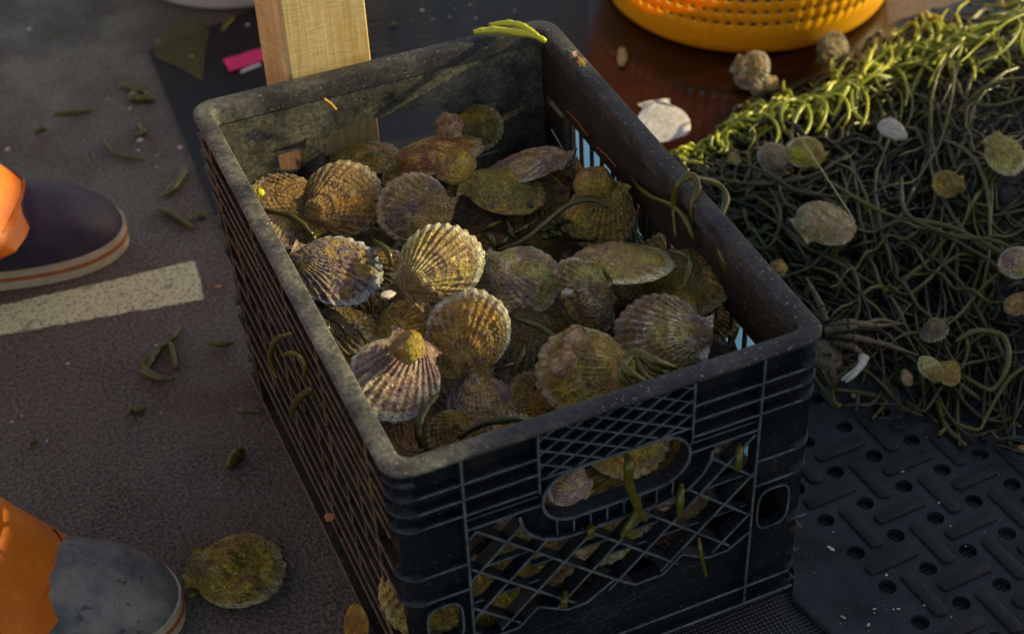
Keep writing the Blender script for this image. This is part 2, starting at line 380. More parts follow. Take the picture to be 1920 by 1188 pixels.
# ------------------------------------------------------------------ crate
CW, CL, CH = .326, .465, .286
T = {(0,0,1):(.0,.0,.2863),(1,0,1):(.3261,-.0053,.2863),(1,1,1):(.3261,.4600,.2863),(0,1,1):(.0035,.4744,.2863),
     (0,0,0):(.0025,.0085,.003),(1,0,0):(.3300,.0062,.003),(1,1,0):(.3290,.4560,.003),(0,1,0):(.0047,.4460,.003)}
T = {k: Vector(v) for k, v in T.items()}
def warp(p):
    u, v, h = p.x/CW, p.y/CL, p.z/CH; r = Vector((0,0,0))
    for (a, b_, c), q in T.items():
        r += q*((u if a else 1-u)*(v if b_ else 1-v)*(h if c else 1-h))
    return r
CO = Vector((.163,.23,0))
crate = empty("milk_crate", CO, "black plastic milk crate heaped with wet scallops, dusty grey rim", "crate")
class Face:
    """panel of the crate, s along, z up, d depth from outside"""
    def __init__(s, kind): s.k = kind; s.m = MB(); s.j = 0; s.tn = []
    def pad(s): s.tn += [0]*(len(s.m.v)-len(s.tn))
    def done(s): s.pad(); s.m.tone = [float(x) for x in s.tn]; return s.m
    def P(s, a, z, d):
        return {'f':(a,d,z),'b':(a,CL-d,z),'l':(d,a,z),'r':(CW-d,a,z)}[s.k]
    def rib(s, p, q, th=.0016, d0=0.0, d1=.011):
        th *= .82
        s.j = (s.j*7+3) % 11; d0 += s.j*.00004; d1 += s.j*.00003; th *= 1+s.j*.01
        p = Vector(p); q = Vector(q); t = (q-p); n = Vector((-t.y, t.x)).normalized()*th/2
        c = [p-n, q-n, q+n, p+n]; c2 = [p-n*.7, q-n*.7, q+n*.7, p+n*.7]
        # slightly rounded outer edge
        s.pad()
        s.m.loft([[s.P(v.x,v.y,d1) for v in c],[s.P(v.x,v.y,d0+.0016) for v in c],[s.P(v.x,v.y,d0+.0005) for v in c],[s.P(v.x,v.y,d0) for v in c2]])
        s.tn += [0]*8+[1]*8
    def plate(s, poly, d0=.0105, d1=.0128):
        s.j = (s.j*7+3) % 11; d0 += s.j*.00003
        s.m.loft([[s.P(a,z,d0) for a, z in poly],[s.P(a,z,d1) for a, z in poly]])
    def rect(s, a0, z0, a1, z1, **k): s.plate([(a0,z0),(a1,z0),(a1,z1),(a0,z1)], **k)
    def ringplate(s, inner, box, d0=.0105, d1=.0128):
        a0, z0, a1, z1 = box; cx = sum(p[0] for p in inner)/len(inner); cz = sum(p[1] for p in inner)/len(inner)
        out = []
        for (a, z) in inner:
            dx, dz = a-cx, z-cz
            sx = ((a1-cx) if dx > 0 else (a0-cx))/dx if abs(dx) > 1e-9 else 1e9
            sz = ((z1-cz) if dz > 0 else (z0-cz))/dz if abs(dz) > 1e-9 else 1e9
            k = min(sx, sz); out.append((cx+dx*k, cz+dz*k))
        n = len(inner)
        vs = [s.P(a,z,d) for d in (d0,d1) for a, z in inner+out]
        fs = []
        for i in range(n):
            j = (i+1)%n
            fs += [(i,j,n+j,n+i),(2*n+i,3*n+i,3*n+j,2*n+j),(i,2*n+i,2*n+j,j)]
        s.m.add(vs, fs)
        # corner wedges
        for (ca, cz_) in ((a0,z0),(a1,z0),(a1,z1),(a0,z1)):
            best = min(range(n), key=lambda i: (out[i][0]-ca)**2+(out[i][1]-cz_)**2)
            for i in (best, (best-1)%n):
                j = (i+1)%n
                if abs(out[i][0]-out[j][0]) > 1e-6 and abs(out[i][1]-out[j][1]) > 1e-6:
                    s.m.loft([[s.P(a,z,d) for a, z in (out[i],(ca,cz_),out[j])] for d in (d0,d1)])
    def wall_loop(s, pts, th=.0018, d0=0.0, d1=.011, closed=True):
        n = len(pts); rng = range(n if closed else n-1)
        V = [Vector(p) for p in pts]; nor = []
        for i in range(n):
            a = V[(i-1)%n] if (closed or i) else V[0]; c = V[(i+1)%n] if (closed or i < n-1) else V[-1]
            t = (c-a).normalized(); nor.append(Vector((-t.y, t.x))*th/2)
        vs = []
        for i in range(n):
            for sg, d in ((1,d0),(-1,d0),(-1,d0+.0016),(-1,d1),(1,d1),(1,d0+.0016)):
                q = V[i]+nor[i]*sg; vs.append(s.P(q.x,q.y,d))
        fs = []
        for i in rng:
            j = (i+1)%n
            for k in range(6): fs.append((6*i+k, 6*j+k, 6*j+(k+1)%6, 6*i+(k+1)%6))
        s.pad(); s.m.add(vs, fs); s.tn += [1,1,0,0,0,0]*n
def obround(cx, cz, hl, hh, n=10, sag=0):
    pts = []
    for k in range(n+1):
        a = -math.pi/2+math.pi*k/n; pts.append((cx+hl-hh+hh*math.cos(a), cz+hh*math.sin(a)))
    for k in range(n+1):
        a = math.pi/2+math.pi*k/n; pts.append((cx-hl+hh+hh*math.cos(a), cz+hh*math.sin(a)))
    return pts
def clipdiag(a0, z0, a1, z1, m, c):
    """segment of z = m*a + c in rect"""
    ps = []
    for a in (a0, a1):
        z = m*a+c
        if z0-1e-9 <= z <= z1+1e-9: ps.append((a, z))
    for z in (z0, z1):
        a = (z-c)/m
        if a0 < a < a1: ps.append((a, z))
    if len(ps) < 2: return None
    ps.sort(); return ps[0], ps[-1]
ZR = [.2575, .2415, .2255]
def end_wall(kind, detail=True):
    F = Face(kind); W = CW
    # corner columns: web + ribs + opening
    for side in (0, 1):
        X = (lambda a: a) if side == 0 else (lambda a: W-a)
        lo, hi = min(X(.0), X(.050)), max(X(.0), X(.050))
        e0, e1 = min(X(.004), X(.0505)), max(X(.004), X(.0505))
        F.rect(e0+.0003, .137, e1, .281, d0=.0085, d1=.0125)
        F.rect(e0+.0003, .003, e1, .086, d0=.0085, d1=.0125)
        op = obround(0, 0, .0001, .0001)
        cx = X(.030)
        pts = [(cx+.0135*math.copysign(abs(math.cos(t))**.6, math.cos(t)), .1115+.0225*math.copysign(abs(math.sin(t))**.6, math.sin(t))) for t in [2*math.pi*k/28 for k in range(28)]]
        F.ringplate(pts, (e0+.0003, .086, e1, .137), d0=.0085, d1=.0125)
        F.wall_loop(pts, .0016, .003, .0085)
        for z in ZR+[.174, .146]: F.rib((max(lo,.0165), z), (min(hi,W-.0165), z), .0017)
        F.rib((lo+.001, .091), (lo+.012 if side == 0 else hi, .091), .0017) if side == 0 else F.rib((W-.016, .091), (W-.001, .091), .0017)
    # bays
    for (a0, a1) in ((.050,.105),(.222,.276)):
        F.rect(a0+.0004, .205, a1-.0004, .281)
        for z in ZR+[.2095]: F.rib((a0, z), (a1, z), .0017)
        F.rib((a0, .2150), (a1, .2150), .0010, .004)
    for a, z0 in ((.050,.008),(.276,.008)): F.rib((a, z0), (a, .281), .0022, -.0003, .0112)
    for a, z0 in ((.105,.222),(.222,.222)): F.rib((a, z0), (a, .281), .0020, -.0002, .0112)
    # diamond grid in the top middle
    F.rect(.1054, .236, .2216, .281)
    for sl in (.62, -.62):
        c = -.2
        while c < .6:
            g = clipdiag(.105, .236, .222, .281, sl, c)
            if g and (Vector(g[0])-Vector(g[1])).length > .004: F.rib(g[0], g[1], .0012, .0006)
            c += .0136
    tooth = [(.105,.236)]
    k = 0; a = .105
    while a < .2219:
        F.rib((a, .236), (a+.0195, .236), .0014); a += .0195
    # handle
    inner = obround(.1635, .2105, .057, .0255); outer = obround(.1640, .2060, .0750, .0400)
    F.wall_loop(inner, .0022, -.0004, .0128)
    # annular plate (lower 3/4)
    n = len(inner)
    vs = [F.P(a,z,d) for d in (.0085,.0105) for a, z in inner+outer]
    fs = []
    for i in range(n):
        j = (i+1)%n
        if max(inner[i][1], inner[j][1], outer[i][1], outer[j][1]) > .2365: continue
        fs += [(i,j,n+j,n+i),(2*n+i,3*n+i,3*n+j,2*n+j)]
    F.m.add(vs, fs)
    lo = [p for p in outer if p[1] < .209]
    i0 = max(range(len(lo)), key=lambda i: lo[i][0]+lo[i][1])
    lows = sorted([p for p in lo if p[0] < .164], key=lambda p: -p[1])+sorted([p for p in lo if p[0] >= .164], key=lambda p: p[1])
    F.wall_loop(lows, .0022, -.0003, .0112, closed=False)
    for a in (.118,.131,.144,.157,.170,.183,.196,.209): F.rib((a, .1665), (a, .1855), .0013, .002)
    # lower lattice
    R = (.0505, .086, .2755, .205)
    for sl, c0 in ((1.03, -.21), (-1.03, .13)):
        c = c0
        while c < .62:
            g = clipdiag(*R, sl, c)
            if g:
                p, q = Vector(g[0]), Vector(g[1])
                # keep out of the handle
                segs = []; N = 60; cur = None
                for i in range(N+1):
                    x = p.lerp(q, i/N)
                    dx = max(0, abs(x.x-.164)-(.075-.040)); inn = dx*dx+(x.y-.206)**2 < .0385**2
                    if not inn:
                        if cur is None: cur = x
                        last = x
                    elif cur is not None:
                        segs.append((cur, last)); cur = None
                if cur is not None: segs.append((cur, last))
                for s0, s1 in segs:
                    if (s0-s1).length > .006: F.rib(s0, s1, .0017 if sl > 0 else .0022, 0 if sl > 0 else .0008, .0118)
            c += .0445
    for z, a0, a1 in ((.157,.052,.100),(.157,.226,.275),(.121,.052,.12),(.121,.16,.275),(.139,.10,.2)): F.rib((a0, z), (a1, z), .0012, .006, .0118)
    # sawtooth top of the solid band
    tp = []; a = .0505; up = True
    xs = [.0505,.062,.085,.101,.124,.140,.163,.179,.202,.218,.241,.257,.2755]
    zs = [.094,.081,.081,.097,.081,.081,.097,.081,.081,.097,.081,.081,.094]
    tp = list(zip(xs, zs))
    for (p, q) in zip(tp[:-1], tp[1:]):
        F.plate([(p[0],.003),(q[0],.003),q,p], .0078, .0125)
        F.rib(p, q, .0018, .0, .0078)
    # foot flange
    F.rib((.012,.0265),(W-.012,.0265), .0026, -.0002, .0085)
    F.rib((.006,.0035),(W-.006,.0035), .0032, .0002, .0085)
    return F
def emboss(F):
    # moulded, worn lines of small lettering on the front band
    rnd = random.Random(5)
    rows = [(.10,.2,.0585,.0022),(.13,.215,.0535,.0022),(.085,.17,.047,.0028),(.12,.17,.0415,.0028),(.15,.215,.0435,.002)]
    m = MB()
    for a0, a1, z, h in rows:
        a = a0
        while a < a1:
            wd = h*rnd.uniform(.45,.8)
            if rnd.random() < .86:
                for _ in range(rnd.choice((2,3))):
                    p = Vector((a+rnd.choice((0,wd*.9)), z+rnd.choice((0,h)))); q = Vector((a+rnd.choice((0,wd*.9)), z+rnd.choice((0,h/2,h))))
                    if (p-q).length < h*.3: q = p+Vector((wd*.9,0))
                    t = (q-p).normalized(); n = Vector((-t.y,t.x))*.00013
                    c = [p-n,q-n,q+n,p+n]
                    m.loft([[F.P(v.x,v.y,.0079) for v in c],[F.P(v.x,v.y,.0074) for v in c]])
            a += wd*1.35
    for (cx, cz, r) in ((.228,.066,.0052),(.228,.050,.0036),(.145,.052,.0062)):
        pts = [(cx+r*math.cos(t), cz+r*.8*math.sin(t)) for t in [2*math.pi*k/18 for k in range(18)]]
        G = Face('f'); G.wall_loop(pts[:13], .0004, .0073, .0079, closed=False); m.add(G.m.v, G.m.f)
    m.tone = [.55]*len(m.v)
    return m
Ff = end_wall('f'); Ff_o = Ff.done().build("end_panel", M_cr, crate, CO, 35, warp)
e = emboss(Ff); e_o = e.build("moulded_lettering", M_cr, None, None, 35, warp); e_o.data.transform(Matrix.Translation(-CO)); e_o.parent = Ff_o
# back wall: plain inner skin with a handle hole
Fb = Face('b')
hole = obround(.1635, .2105, .060, .0265)
Fb.ringplate(hole, (.0996,.17,.2275,.281), .0100, .0128)
Fb.rect(.004,.236,.0996,.281, d0=.0100); Fb.rect(.2275,.236,.322,.281, d0=.0100)
Fb.rect(.004,.003,.060,.236, d0=.0100); Fb.rect(.266,.003,.322,.236, d0=.0100)
Fb.plate([(.060,.170),(.0996,.170),(.0996,.236),(.092,.236),(.080,.205),(.060,.212)], .0100, .0128)
Fb.plate([(.060,.2315),(.086,.2335),(.092,.236),(.060,.236)], .0100, .0128)
Fb.rect(.2275,.17,.238,.236, d0=.0100); Fb.rect(.238,.17,.266,.205, d0=.0100); Fb.rect(.238,.2215,.266,.236, d0=.0100)
Fb.rect(.060,.003,.266,.168, d0=.0100)
for z in ZR+[.174,.146,.09]: Fb.rib((.001,z),(.10 if z < .24 else .325,z), .0017)
for a in (.05,.276): Fb.rib((a,.008),(a,.281), .0022)
Fb.rib((.006,.0035),(.32,.0035), .0032)
Fb.done().build("end_panel", M_back, crate, CO, 35, warp)
def side_wall(kind, mat):
    F = Face(kind); L = CL
    F.rect(.0125, .212 if kind == 'l' else .219, L-.0125, .281); F.rect(.0125, .003, L-.0125, .070, d0=.0080)
    for z in ZR: F.rib((.0165, z), (L-.0165, z), .0018)
    if kind == 'l': F.rib((.0165,.2100),(L-.0165,.2100), .0018)
    for a0, a1 in ((.0125,.050),(L-.050,L-.0125)): F.rect(a0,.070,a1,.212, d0=.0085)
    for a in (.050, L-.050): F.rib((a,.004),(a,.281), .0020, -.0002)
    for a in (.155,.2325,.31): F.rib((a,.205),(a,.281), .0016, .001)
    for z in (.174,.146): F.rib((.0165,z),(.05,z), .0017); F.rib((L-.05,z),(L-.0165,z), .0017)
    if kind == 'l':
        for z in (.188,.164,.140,.116,.092): F.rib((.05,z),(L-.05,z), .0015, .0004, .0115)
        for k, a in enumerate((.085,.12,.155,.19,.2325,.27,.31,.345,.38)):
            z0, z1 = ((.140,.212),(.070,.158))[k%2]; F.rib((a,z0),(a+.006,z1), .0018, .0012, .0115)
    else:
        for z in (.168,.120): F.rib((.05,z),(L-.05,z), .0030, .0085, .0126)
        a = .050
        while a < L-.05: F.rib((a,.070),(a,.220), .0032, .0095, .0127); a += .0205
    F.rib((.004,.0700),(L-.004,.0700), .0022, 0)
    F.rib((.006,.0400),(L-.006,.0400), .0020, .0015)
    F.rib((.006,.0035),(L-.006,.0035), .0034, .0)
    return F.done().build("side_panel", mat, crate, CO, 35, warp)
side_wall('l', M_side)
sr = side_wall('r', M_right)
# rim
def rimring(inset, r, z, n=7):
    pts = []; x0, y0, x1, y1 = inset, inset, CW-inset, CL-inset
    for cx, cy, a0 in ((x1-r,y0+r,-90),(x1-r,y1-r,0),(x0+r,y1-r,90),(x0+r,y0+r,180)):
        for k in range(n+1):
            a = math.radians(a0+90*k/n); pts.append((cx+r*math.cos(a), cy+r*math.sin(a), z))
    return pts
rings = [rimring(.0105,.010,.2815), rimring(-.0004,.018,.2815), rimring(-.0012,.0185,.2824), rimring(-.0012,.0185,.2847), rimring(-.0002,.0175,.2858), rimring(.0008,.017,.2862),
         rimring(.0120,.0095,.2862), rimring(.0132,.0085,.2857), rimring(.0138,.008,.2845), rimring(.0142,.008,.2700), rimring(.0129,.008,.2690), rimring(.0105,.010,.2815)]
m = MB(); n = len(rings[0])
# subdivide long edges so the noise can wear the rim
m.add([p for r in rings for p in r], [(i*n+k, i*n+(k+1)%n, (i+1)*n+(k+1)%n, (i+1)*n+k) for i in range(len(rings)-1) for k in range(n)])
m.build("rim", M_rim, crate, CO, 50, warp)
# rounded corner posts under the rim
for (cx, cy, a0) in ((.0,.0,180),(CW,.0,270),(CW,CL,0),(.0,CL,90)):
    m = MB(); R_ = .017; ox = cx+(R_ if cx == 0 else -R_); oy = cy+(R_ if cy == 0 else -R_)
    pts = []
    for k in range(9):
        a = math.radians(a0+90*k/8); pts.append((ox+(R_-.0085)*math.cos(a), oy+(R_-.0085)*math.sin(a)))
    for k in range(8,-1,-1):
        a = math.radians(a0+90*k/8); pts.append((ox+(R_-.012)*math.cos(a), oy+(R_-.012)*math.sin(a)))
    m.prism(pts, .004, .279)
    for z in ZR+[.272,.174,.146,.091,.0265,.0035]:
        q = []
        for k in range(9):
            a = math.radians(a0+90*k/8); q.append((ox+R_*math.cos(a), oy+R_*math.sin(a)))
        for k in range(8,-1,-1):
            a = math.radians(a0+90*k/8); q.append((ox+(R_-.009)*math.cos(a), oy+(R_-.009)*math.sin(a)))
        n0_ = len(m.v); m.prism(q, z-.0009, z+.0009); cpt = cpt if z != ZR[0] else [0.0]*n0_
        cpt += ([.4]*9+[0.0]*9)*2
    m.tone = cpt; m.build("corner_post", M_cr if cy == 0 else M_side, crate, CO, 35, warp)
m = MB()
for i in range(9): m.box((.012+.034*i, .012, .004),(.012+.034*i+.022, CL-.012, .0065))
for i in range(12): m.box((.012, .014+.038*i, .0066),(CW-.012, .014+.038*i+.018, .0085))
m.build("floor_grid", M_cr, crate, CO, 35, warp)

# ------------------------------------------------------------------ scallops
def scallop_mesh(R, hu, hl, ribs=18, amp=.0011, seed=0, bumps=(), ears=1.0, open_valve=False, rough=1.0, elong=1.0):
    m = MB(); uv = []
    th = math.radians(57.5); c = 1.165*R; NT, NR = ribs*6, 26
    sv = Vector((seed*3.1, seed*1.7, seed*.9))
    def nz(x, y, k): return noise.noise(Vector((x*k, y*k, 0))+sv)
    for sg in (1, -1):
        h = hu if sg > 0 else hl
        base = len(m.v); vs = []
        for j in range(NR+1):
            t = j/NR
            for i in range(NT+1):
                a = i/NT*2-1; A = a*th; q = abs(a)
                rm = c*math.cos(A)+math.sqrt(max(0, R*R-(c*math.sin(A))**2))
                wob = 1+.035*noise.noise(Vector((a*2.2, seed, 3)))+.022*noise.noise(Vector((a*7, seed, 9)))*rough
                cr = math.cos(math.pi*ribs*a)
                rm *= wob*(1+.007*cr)
                rho = rm*t
                x, y = rho*math.sin(A), -c+rho*math.cos(A)*elong
                dome = (1-t**2.5)*(1-math.exp(-t*8))*(1-.92*q**4)
                z = sg*h*dome*1.12
                fade = (1-t**6)*(1-q**8)
                z += amp*.62*cr*(t**.8)*(1-q**6)*(1 if t > .97 else max(.15, min(1.3, .75+1.6*noise.noise(Vector((x*38,y*38,0))+sv*2))))
                if sg > 0:
                    step = .0005*min(1,rough)*math.sin(t*34+3*nz(x,y,30))
                    z += fade*(.0016*rough*nz(x,y,55)+.0009*rough*nz(x,y,150)+.0005*rough*nz(x,y,420)+step)
                    for (bx, by, br, bh) in bumps:
                        d2 = ((x-bx*R)**2+(y-by*R)**2)/(br*R)**2
                        if d2 < 4: z += bh*max(0, 1-d2)**.6*fade if d2 < 1 else 0
                vs.append((x, y, z)); uv.append((a*.5+.5, t))
        n = NT+1
        m.add(vs, [(j*n+i, j*n+i+1, (j+1)*n+i+1, (j+1)*n+i) if sg > 0 else (j*n+i, (j+1)*n+i, (j+1)*n+i+1, j*n+i+1) for j in range(NR) for i in range(NT)])
        if ears > 0:
            for sd_ in (-1, 1):
                E = .70*R*ears*(1 if sd_ > 0 else .85); N1, N2 = 8, 8; vs = []
                U = Vector((0, -c*1.0)); E1 = Vector((sd_*E, -c+.05*R)); ang = th*.93
                E2 = Vector((sd_*math.sin(ang), math.cos(ang)))*(.80*R)+Vector((0,-c))
                for i in range(N1+1):
                    for j in range(N2+1):
                        a, b2 = i/N1, j/N2
                        end = E1.lerp(E2, b2)
                        end = U+(end-U)*(1-.16*math.sin(math.pi*b2))
                        p = U+(end-U)*a
                        z = sg*(.0009+.0022*math.sin(math.pi*min(1,a*1.1))*(.5+.5*b2))+ .0006*math.cos(b2*14)*a + (.0008*nz(p.x,p.y,120) if sg > 0 else 0)
                        if a == 1: z = .0003+.0005*math.cos(b2*14)
                        vs.append((p.x, p.y, z)); uv.append((.5+sd_*.45, a*.8))
                n2 = N2+1
                m.add(vs, [(i*n2+j, i*n2+j+1, (i+1)*n2+j+1, (i+1)*n2+j) for i in range(N1) for j in range(N2)])
        if open_valve: break
    m.uv = uv; return m
def orient(px, py, z, umbo_deg, tilt=(0,0), n=None):
    """placement: umbo_deg = direction on the picture (0 right, 90 down) of the hinge; n = normal in world"""
    p = at(px, py, z)
    nn = Vector(n if n else (tilt[0], tilt[1], 1)).normalized()
    a = math.radians(umbo_deg); q = at(px+60*math.cos(a), py+60*math.sin(a), z)
    d = CR @ Vector((math.cos(a), -math.sin(a), 0))
    d = (d-nn*d.dot(nn)).normalized()
    y = -d; x = y.cross(nn).normalized()
    M = Matrix((x, y, nn)).transposed().to_4x4(); M.translation = p
    return M
PAL = {
 'cream': dict(A=(.42,.30,.14), B=(.72,.62,.42), C=(.50,.34,.07), alg=.30, groove=.75, edge=.8, edgecol=(.72,.68,.50), spots=.4, stripe=.5),
 'pink':  dict(sat=.45, A=(.27,.15,.12), B=(.52,.38,.27), C=(.38,.22,.05), alg=.2, groove=.6, edge=.95, edgecol=(.68,.66,.60), spots=.6, stripe=.55),
 'brown': dict(A=(.115,.065,.035), B=(.24,.15,.075), C=(.33,.21,.055), alg=.4, groove=.55, edge=.55, edgecol=(.42,.36,.25), spots=.35, stripe=.6),
 'purple':dict(sat=.45, A=(.085,.055,.06), B=(.22,.16,.12), C=(.36,.25,.07), alg=.35, groove=.7, edge=.6, edgecol=(.38,.38,.36), spots=.2, stripe=.7),
 'ochre': dict(A=(.20,.115,.035), B=(.36,.24,.08), C=(.44,.29,.06), alg=.45, groove=.55, edge=.5, edgecol=(.50,.42,.24), spots=.4, stripe=.4),
 'grey':  dict(sat=.6, A=(.13,.10,.075), B=(.27,.22,.15), C=(.34,.23,.07), alg=.35, groove=.35, edge=.7, edgecol=(.50,.44,.30), spots=.5, stripe=.35),
 'olive': dict(A=(.08,.062,.020), B=(.22,.18,.05), C=(.24,.20,.04), alg=.6, groove=.3, edge=.6, edgecol=(.45,.40,.26), spots=.35, stripe=.3),
 'dark':  dict(A=(.05,.035,.03), B=(.11,.08,.055), C=(.18,.12,.04), alg=.35, groove=.5, edge=.5, edgecol=(.28,.28,.25), spots=.25, stripe=.5),
 'orange':dict(A=(.24,.11,.04), B=(.33,.21,.12), C=(.34,.22,.05), alg=.25, groove=.4, edge=.5, edgecol=(.45,.38,.28), spots=.5, stripe=.5),
 'white': dict(A=(.60,.55,.55), B=(.78,.74,.74), C=(.70,.6,.5), alg=.0, groove=.1, edge=.3, edgecol=(.8,.76,.76), spots=.1, stripe=.1),
}
SC = 1  # seed counter
G_TOP = "scallops heaped in the crate"
def shell(px, py, z, Rpx, umbo, pal, label, n=(0,0,1), ribs=18, amp=.0011, hu=.30, hl=.16, bumps=(), ears=1.0, cat="scallop", group=G_TOP, name="scallop_shell", seed=None, mod=None, rough=1.0, elong=1.0, open_valve=False):
    global SC; SC += 1
    sdn = seed if seed is not None else SC
    dist = (at(px, py, z)-CP).length; R = Rpx*dist/FPX
    m = scallop_mesh(R, hu*R*.82, hl*R, ribs, amp, sdn, bumps, ears, open_valve, rough, elong)
    p = dict(PAL[pal]); p.update(mod or {})
    o = m.build(name, m_shell("shell "+pal+str(SC), seed=sdn, ribs=ribs, **p), angle=180, recalc=False, merge=1e-6)
    o.matrix_world = orient(px, py, z, umbo, n=n)
    tag(o, label, cat, group); return o
def lump(px, py, z, rx, ry, rz, mat, label=None, cat=None, name="slipper_shell", n=(0,0,1), rot=0, group=None, seed=1, spiral=.0):
    """cap shaped limpet-like shell"""
    m = MB(); N, K = 34, 18; uv = []
    vs = []
    for j in range(K+1):
        t = j/K; ph = t*math.pi/2
        for i in range(N):
            a = 2*math.pi*i/N
            r = math.sin(ph)*(1+.22*noise.noise(Vector((math.cos(a)*1.5, math.sin(a)*1.5, seed))))
            x = r*math.cos(a)*rx+(1-t)**2*rx*.5; y = r*math.sin(a)*ry
            zz = rz*.72*math.cos(ph)**.8+.0007*math.sin(t*20+a)*t+.0030*noise.noise(Vector((x*80,y*80,seed*2.)))+.0014*noise.noise(Vector((x*260,y*260,seed*2.)))-.002
            vs.append((x,y,zz)); uv.append((i/N, t))
    fs = [(j*N+i, (j+1)*N+i, (j+1)*N+(i+1)%N, j*N+(i+1)%N) for j in range(K) for i in range(N)]
    k = len(vs)
    fs.append(tuple(K*N+i for i in range(N)))
    m.add(vs, fs); m.uv = uv
    o = m.build(name, mat, angle=180, merge=1e-6)
    M = orient(px, py, z, rot, n=n); o.matrix_world = M
    tag(o, label, cat, group); return o

UP = (0,0,1)
TC = (-.18,-.45,1)   # tipped towards the viewer
hero = shell(828,492,.262,80,138,'cream',"cream and ochre ribbed scallop, palest and most strongly ribbed, in the middle of the crate", n=(-.22,-.52,1), hu=.34, seed=11, amp=.0019, mod=dict(alg=.12,C=(.45,.28,.08),groove=.5,edge=1.))
shell(636,508,.252,83,190,'purple',"brown and purple ribbed scallop with ochre blotches lying against the left rim", n=(.12,-.30,1), hu=.32, seed=12, ribs=18, amp=.0019, mod=dict(A=(.05,.035,.06),B=(.16,.12,.12),C=(.42,.28,.06),edge=.9,edgecol=(.50,.54,.60)))
shell(712,535,.228,80,215,'dark',"dark grey scallop with one white square fleck, under the cream ribbed one", n=(-.15,-.35,1), hu=.26, seed=13, ribs=18, mod=dict(stripe=.7))
shell(645,372,.235,76,150,'brown',"broad brown scallop with pale crusty spots at the left of the heap's back", n=(-.15,-.62,1), hu=.26, seed=14, amp=.0007, mod=dict(A=(.11,.06,.03),B=(.20,.13,.06),C=(.30,.20,.06)))
shell(772,388,.236,70,20,'grey',"grey brown scallop with pale scalloped left edge and an orange spot", n=(-.35,-.50,1), hu=.30, seed=15, amp=.0007, mod=dict(A=(.11,.085,.07),B=(.21,.17,.13),edge=1.,edgecol=(.62,.52,.33)))
shell(878,620,.258,82,95,'ochre',"smooth ochre brown scallop standing tilted, its ear at lower right, below the cream one", n=(-.45,-.55,1), hu=.22, seed=16, amp=.0006, mod=dict(A=(.12,.065,.02),B=(.22,.14,.055),edge=.9,edgecol=(.60,.56,.46)))
shell(738,712,.255,88,-62,'pink',"pinkish scallop with strong ribs and a white wavy lower edge, nearest the front left corner", n=(.02,-.42,1), hu=.34, seed=17, mod=dict(sat=.25,alg=.06,A=(.25,.14,.11),B=(.60,.48,.36),C=(.40,.20,.14),edge=1.,edgecol=(.80,.80,.74)), amp=.0023, ribs=17)
shell(1090,695,.250,88,10,'ochre',"large lumpy ochre brown scallop behind the middle of the front rim", n=(-.25,-.40,1), hu=.30, seed=18, amp=.0006, bumps=((-.45,.1,.28,.006),(-.2,.55,.22,.005),(.1,-.5,.2,.004)), rough=1.6, mod=dict(A=(.15,.09,.05),B=(.36,.26,.12),edge=.9))
shell(980,528,.240,76,205,'orange',"grey and orange scallop with a shiny hump, right of the cream ribbed one", n=(-.15,-.40,1), hu=.42, seed=19, amp=.0007, mod=dict(sat=.6,A=(.17,.12,.11),B=(.40,.30,.22),edge=.8), bumps=((.1,-.35,.35,.005),))
shell(1093,556,.240,80,-28,'grey',"narrow steeply tipped scallop with a pale crinkled left edge and white patch", n=(-.905,-.36,.12), hu=.38, seed=20, amp=.0012, ears=.6, mod=dict(edge=1.,A=(.10,.09,.08),B=(.34,.30,.24),edgecol=(.78,.74,.60)))
shell(1172,494,.255,97,178,'ochre',"long closed scallop seen edge on, brown above with a cream lip below", n=(.12,.26,.93), hu=.36, hl=.30, seed=21, amp=.0006, ears=.5, mod=dict(A=(.13,.085,.06),B=(.34,.26,.16),edge=1.,edgecol=(.82,.76,.50)))
shell(1288,532,.234,84,-145,'ochre',"ochre scallop with a frilled lower edge beside the right wall", n=(-.15,-.15,1), hu=.34, seed=22, amp=.0017, mod=dict(edge=.7))
shell(1235,628,.248,86,12,'brown',"brown ribbed scallop with two pale streaks near the right end of the front rim", n=(-.25,-.35,1), hu=.42, seed=23, amp=.0012, ribs=20, mod=dict(sat=.5,A=(.11,.065,.05),B=(.40,.31,.24),groove=.8))
shell(1125,408,.222,68,-75,'ochre',"ochre scallop with greyish ribs at its right, near the blue slots", n=(-.3,-.50,1), hu=.32, seed=24, amp=.0012)
shell(1228,415,.205,46,-95,'dark',"narrow dark scallop on edge with an orange side, beside the right wall", n=(-.9,-.2,.35), hu=.5, hl=.3, seed=25, ears=.4, mod=dict(edge=1.,edgecol=(.4,.2,.04)))
shell(950,358,.230,76,200,'olive',"olive grey scallop with an orange lower lip, tipped to the right at the back", n=(.15,-.05,1), hu=.30, seed=26, amp=.0006, mod=dict(edge=.8,edgecol=(.45,.27,.08)))
shell(985,312,.224,80,30,'pink',"pinkish brown scallop with a cream upper left end at the back of the heap", n=(-.1,.35,1), hu=.36, seed=27, amp=.0010, mod=dict(A=(.18,.11,.09),B=(.38,.27,.2)))
shell(828,292,.222,84,185,'orange',"orange brown lumpy scallop near the top of the heap's back", n=(-.1,.30,1), hu=.42, seed=28, amp=.0006, rough=1.5, bumps=((.3,.2,.3,.005),))
shell(898,240,.218,47,195,'olive',"small dark olive scallop standing at the very back of the heap", n=(-.4,-.6,1), hu=.3, seed=29, amp=.0006, ears=.6)
shell(690,298,.205,62,170,'olive',"dark mottled scallop before the handle hole of the back wall", n=(.0,.1,1), hu=.34, seed=30, amp=.0008)
shell(905,392,.212,80,60,'dark',"dark purple brown scallop in the hollow behind the cream one", n=(.1,-.3,1), hu=.3, seed=31, mod=dict(A=(.075,.04,.04),B=(.15,.09,.08)))
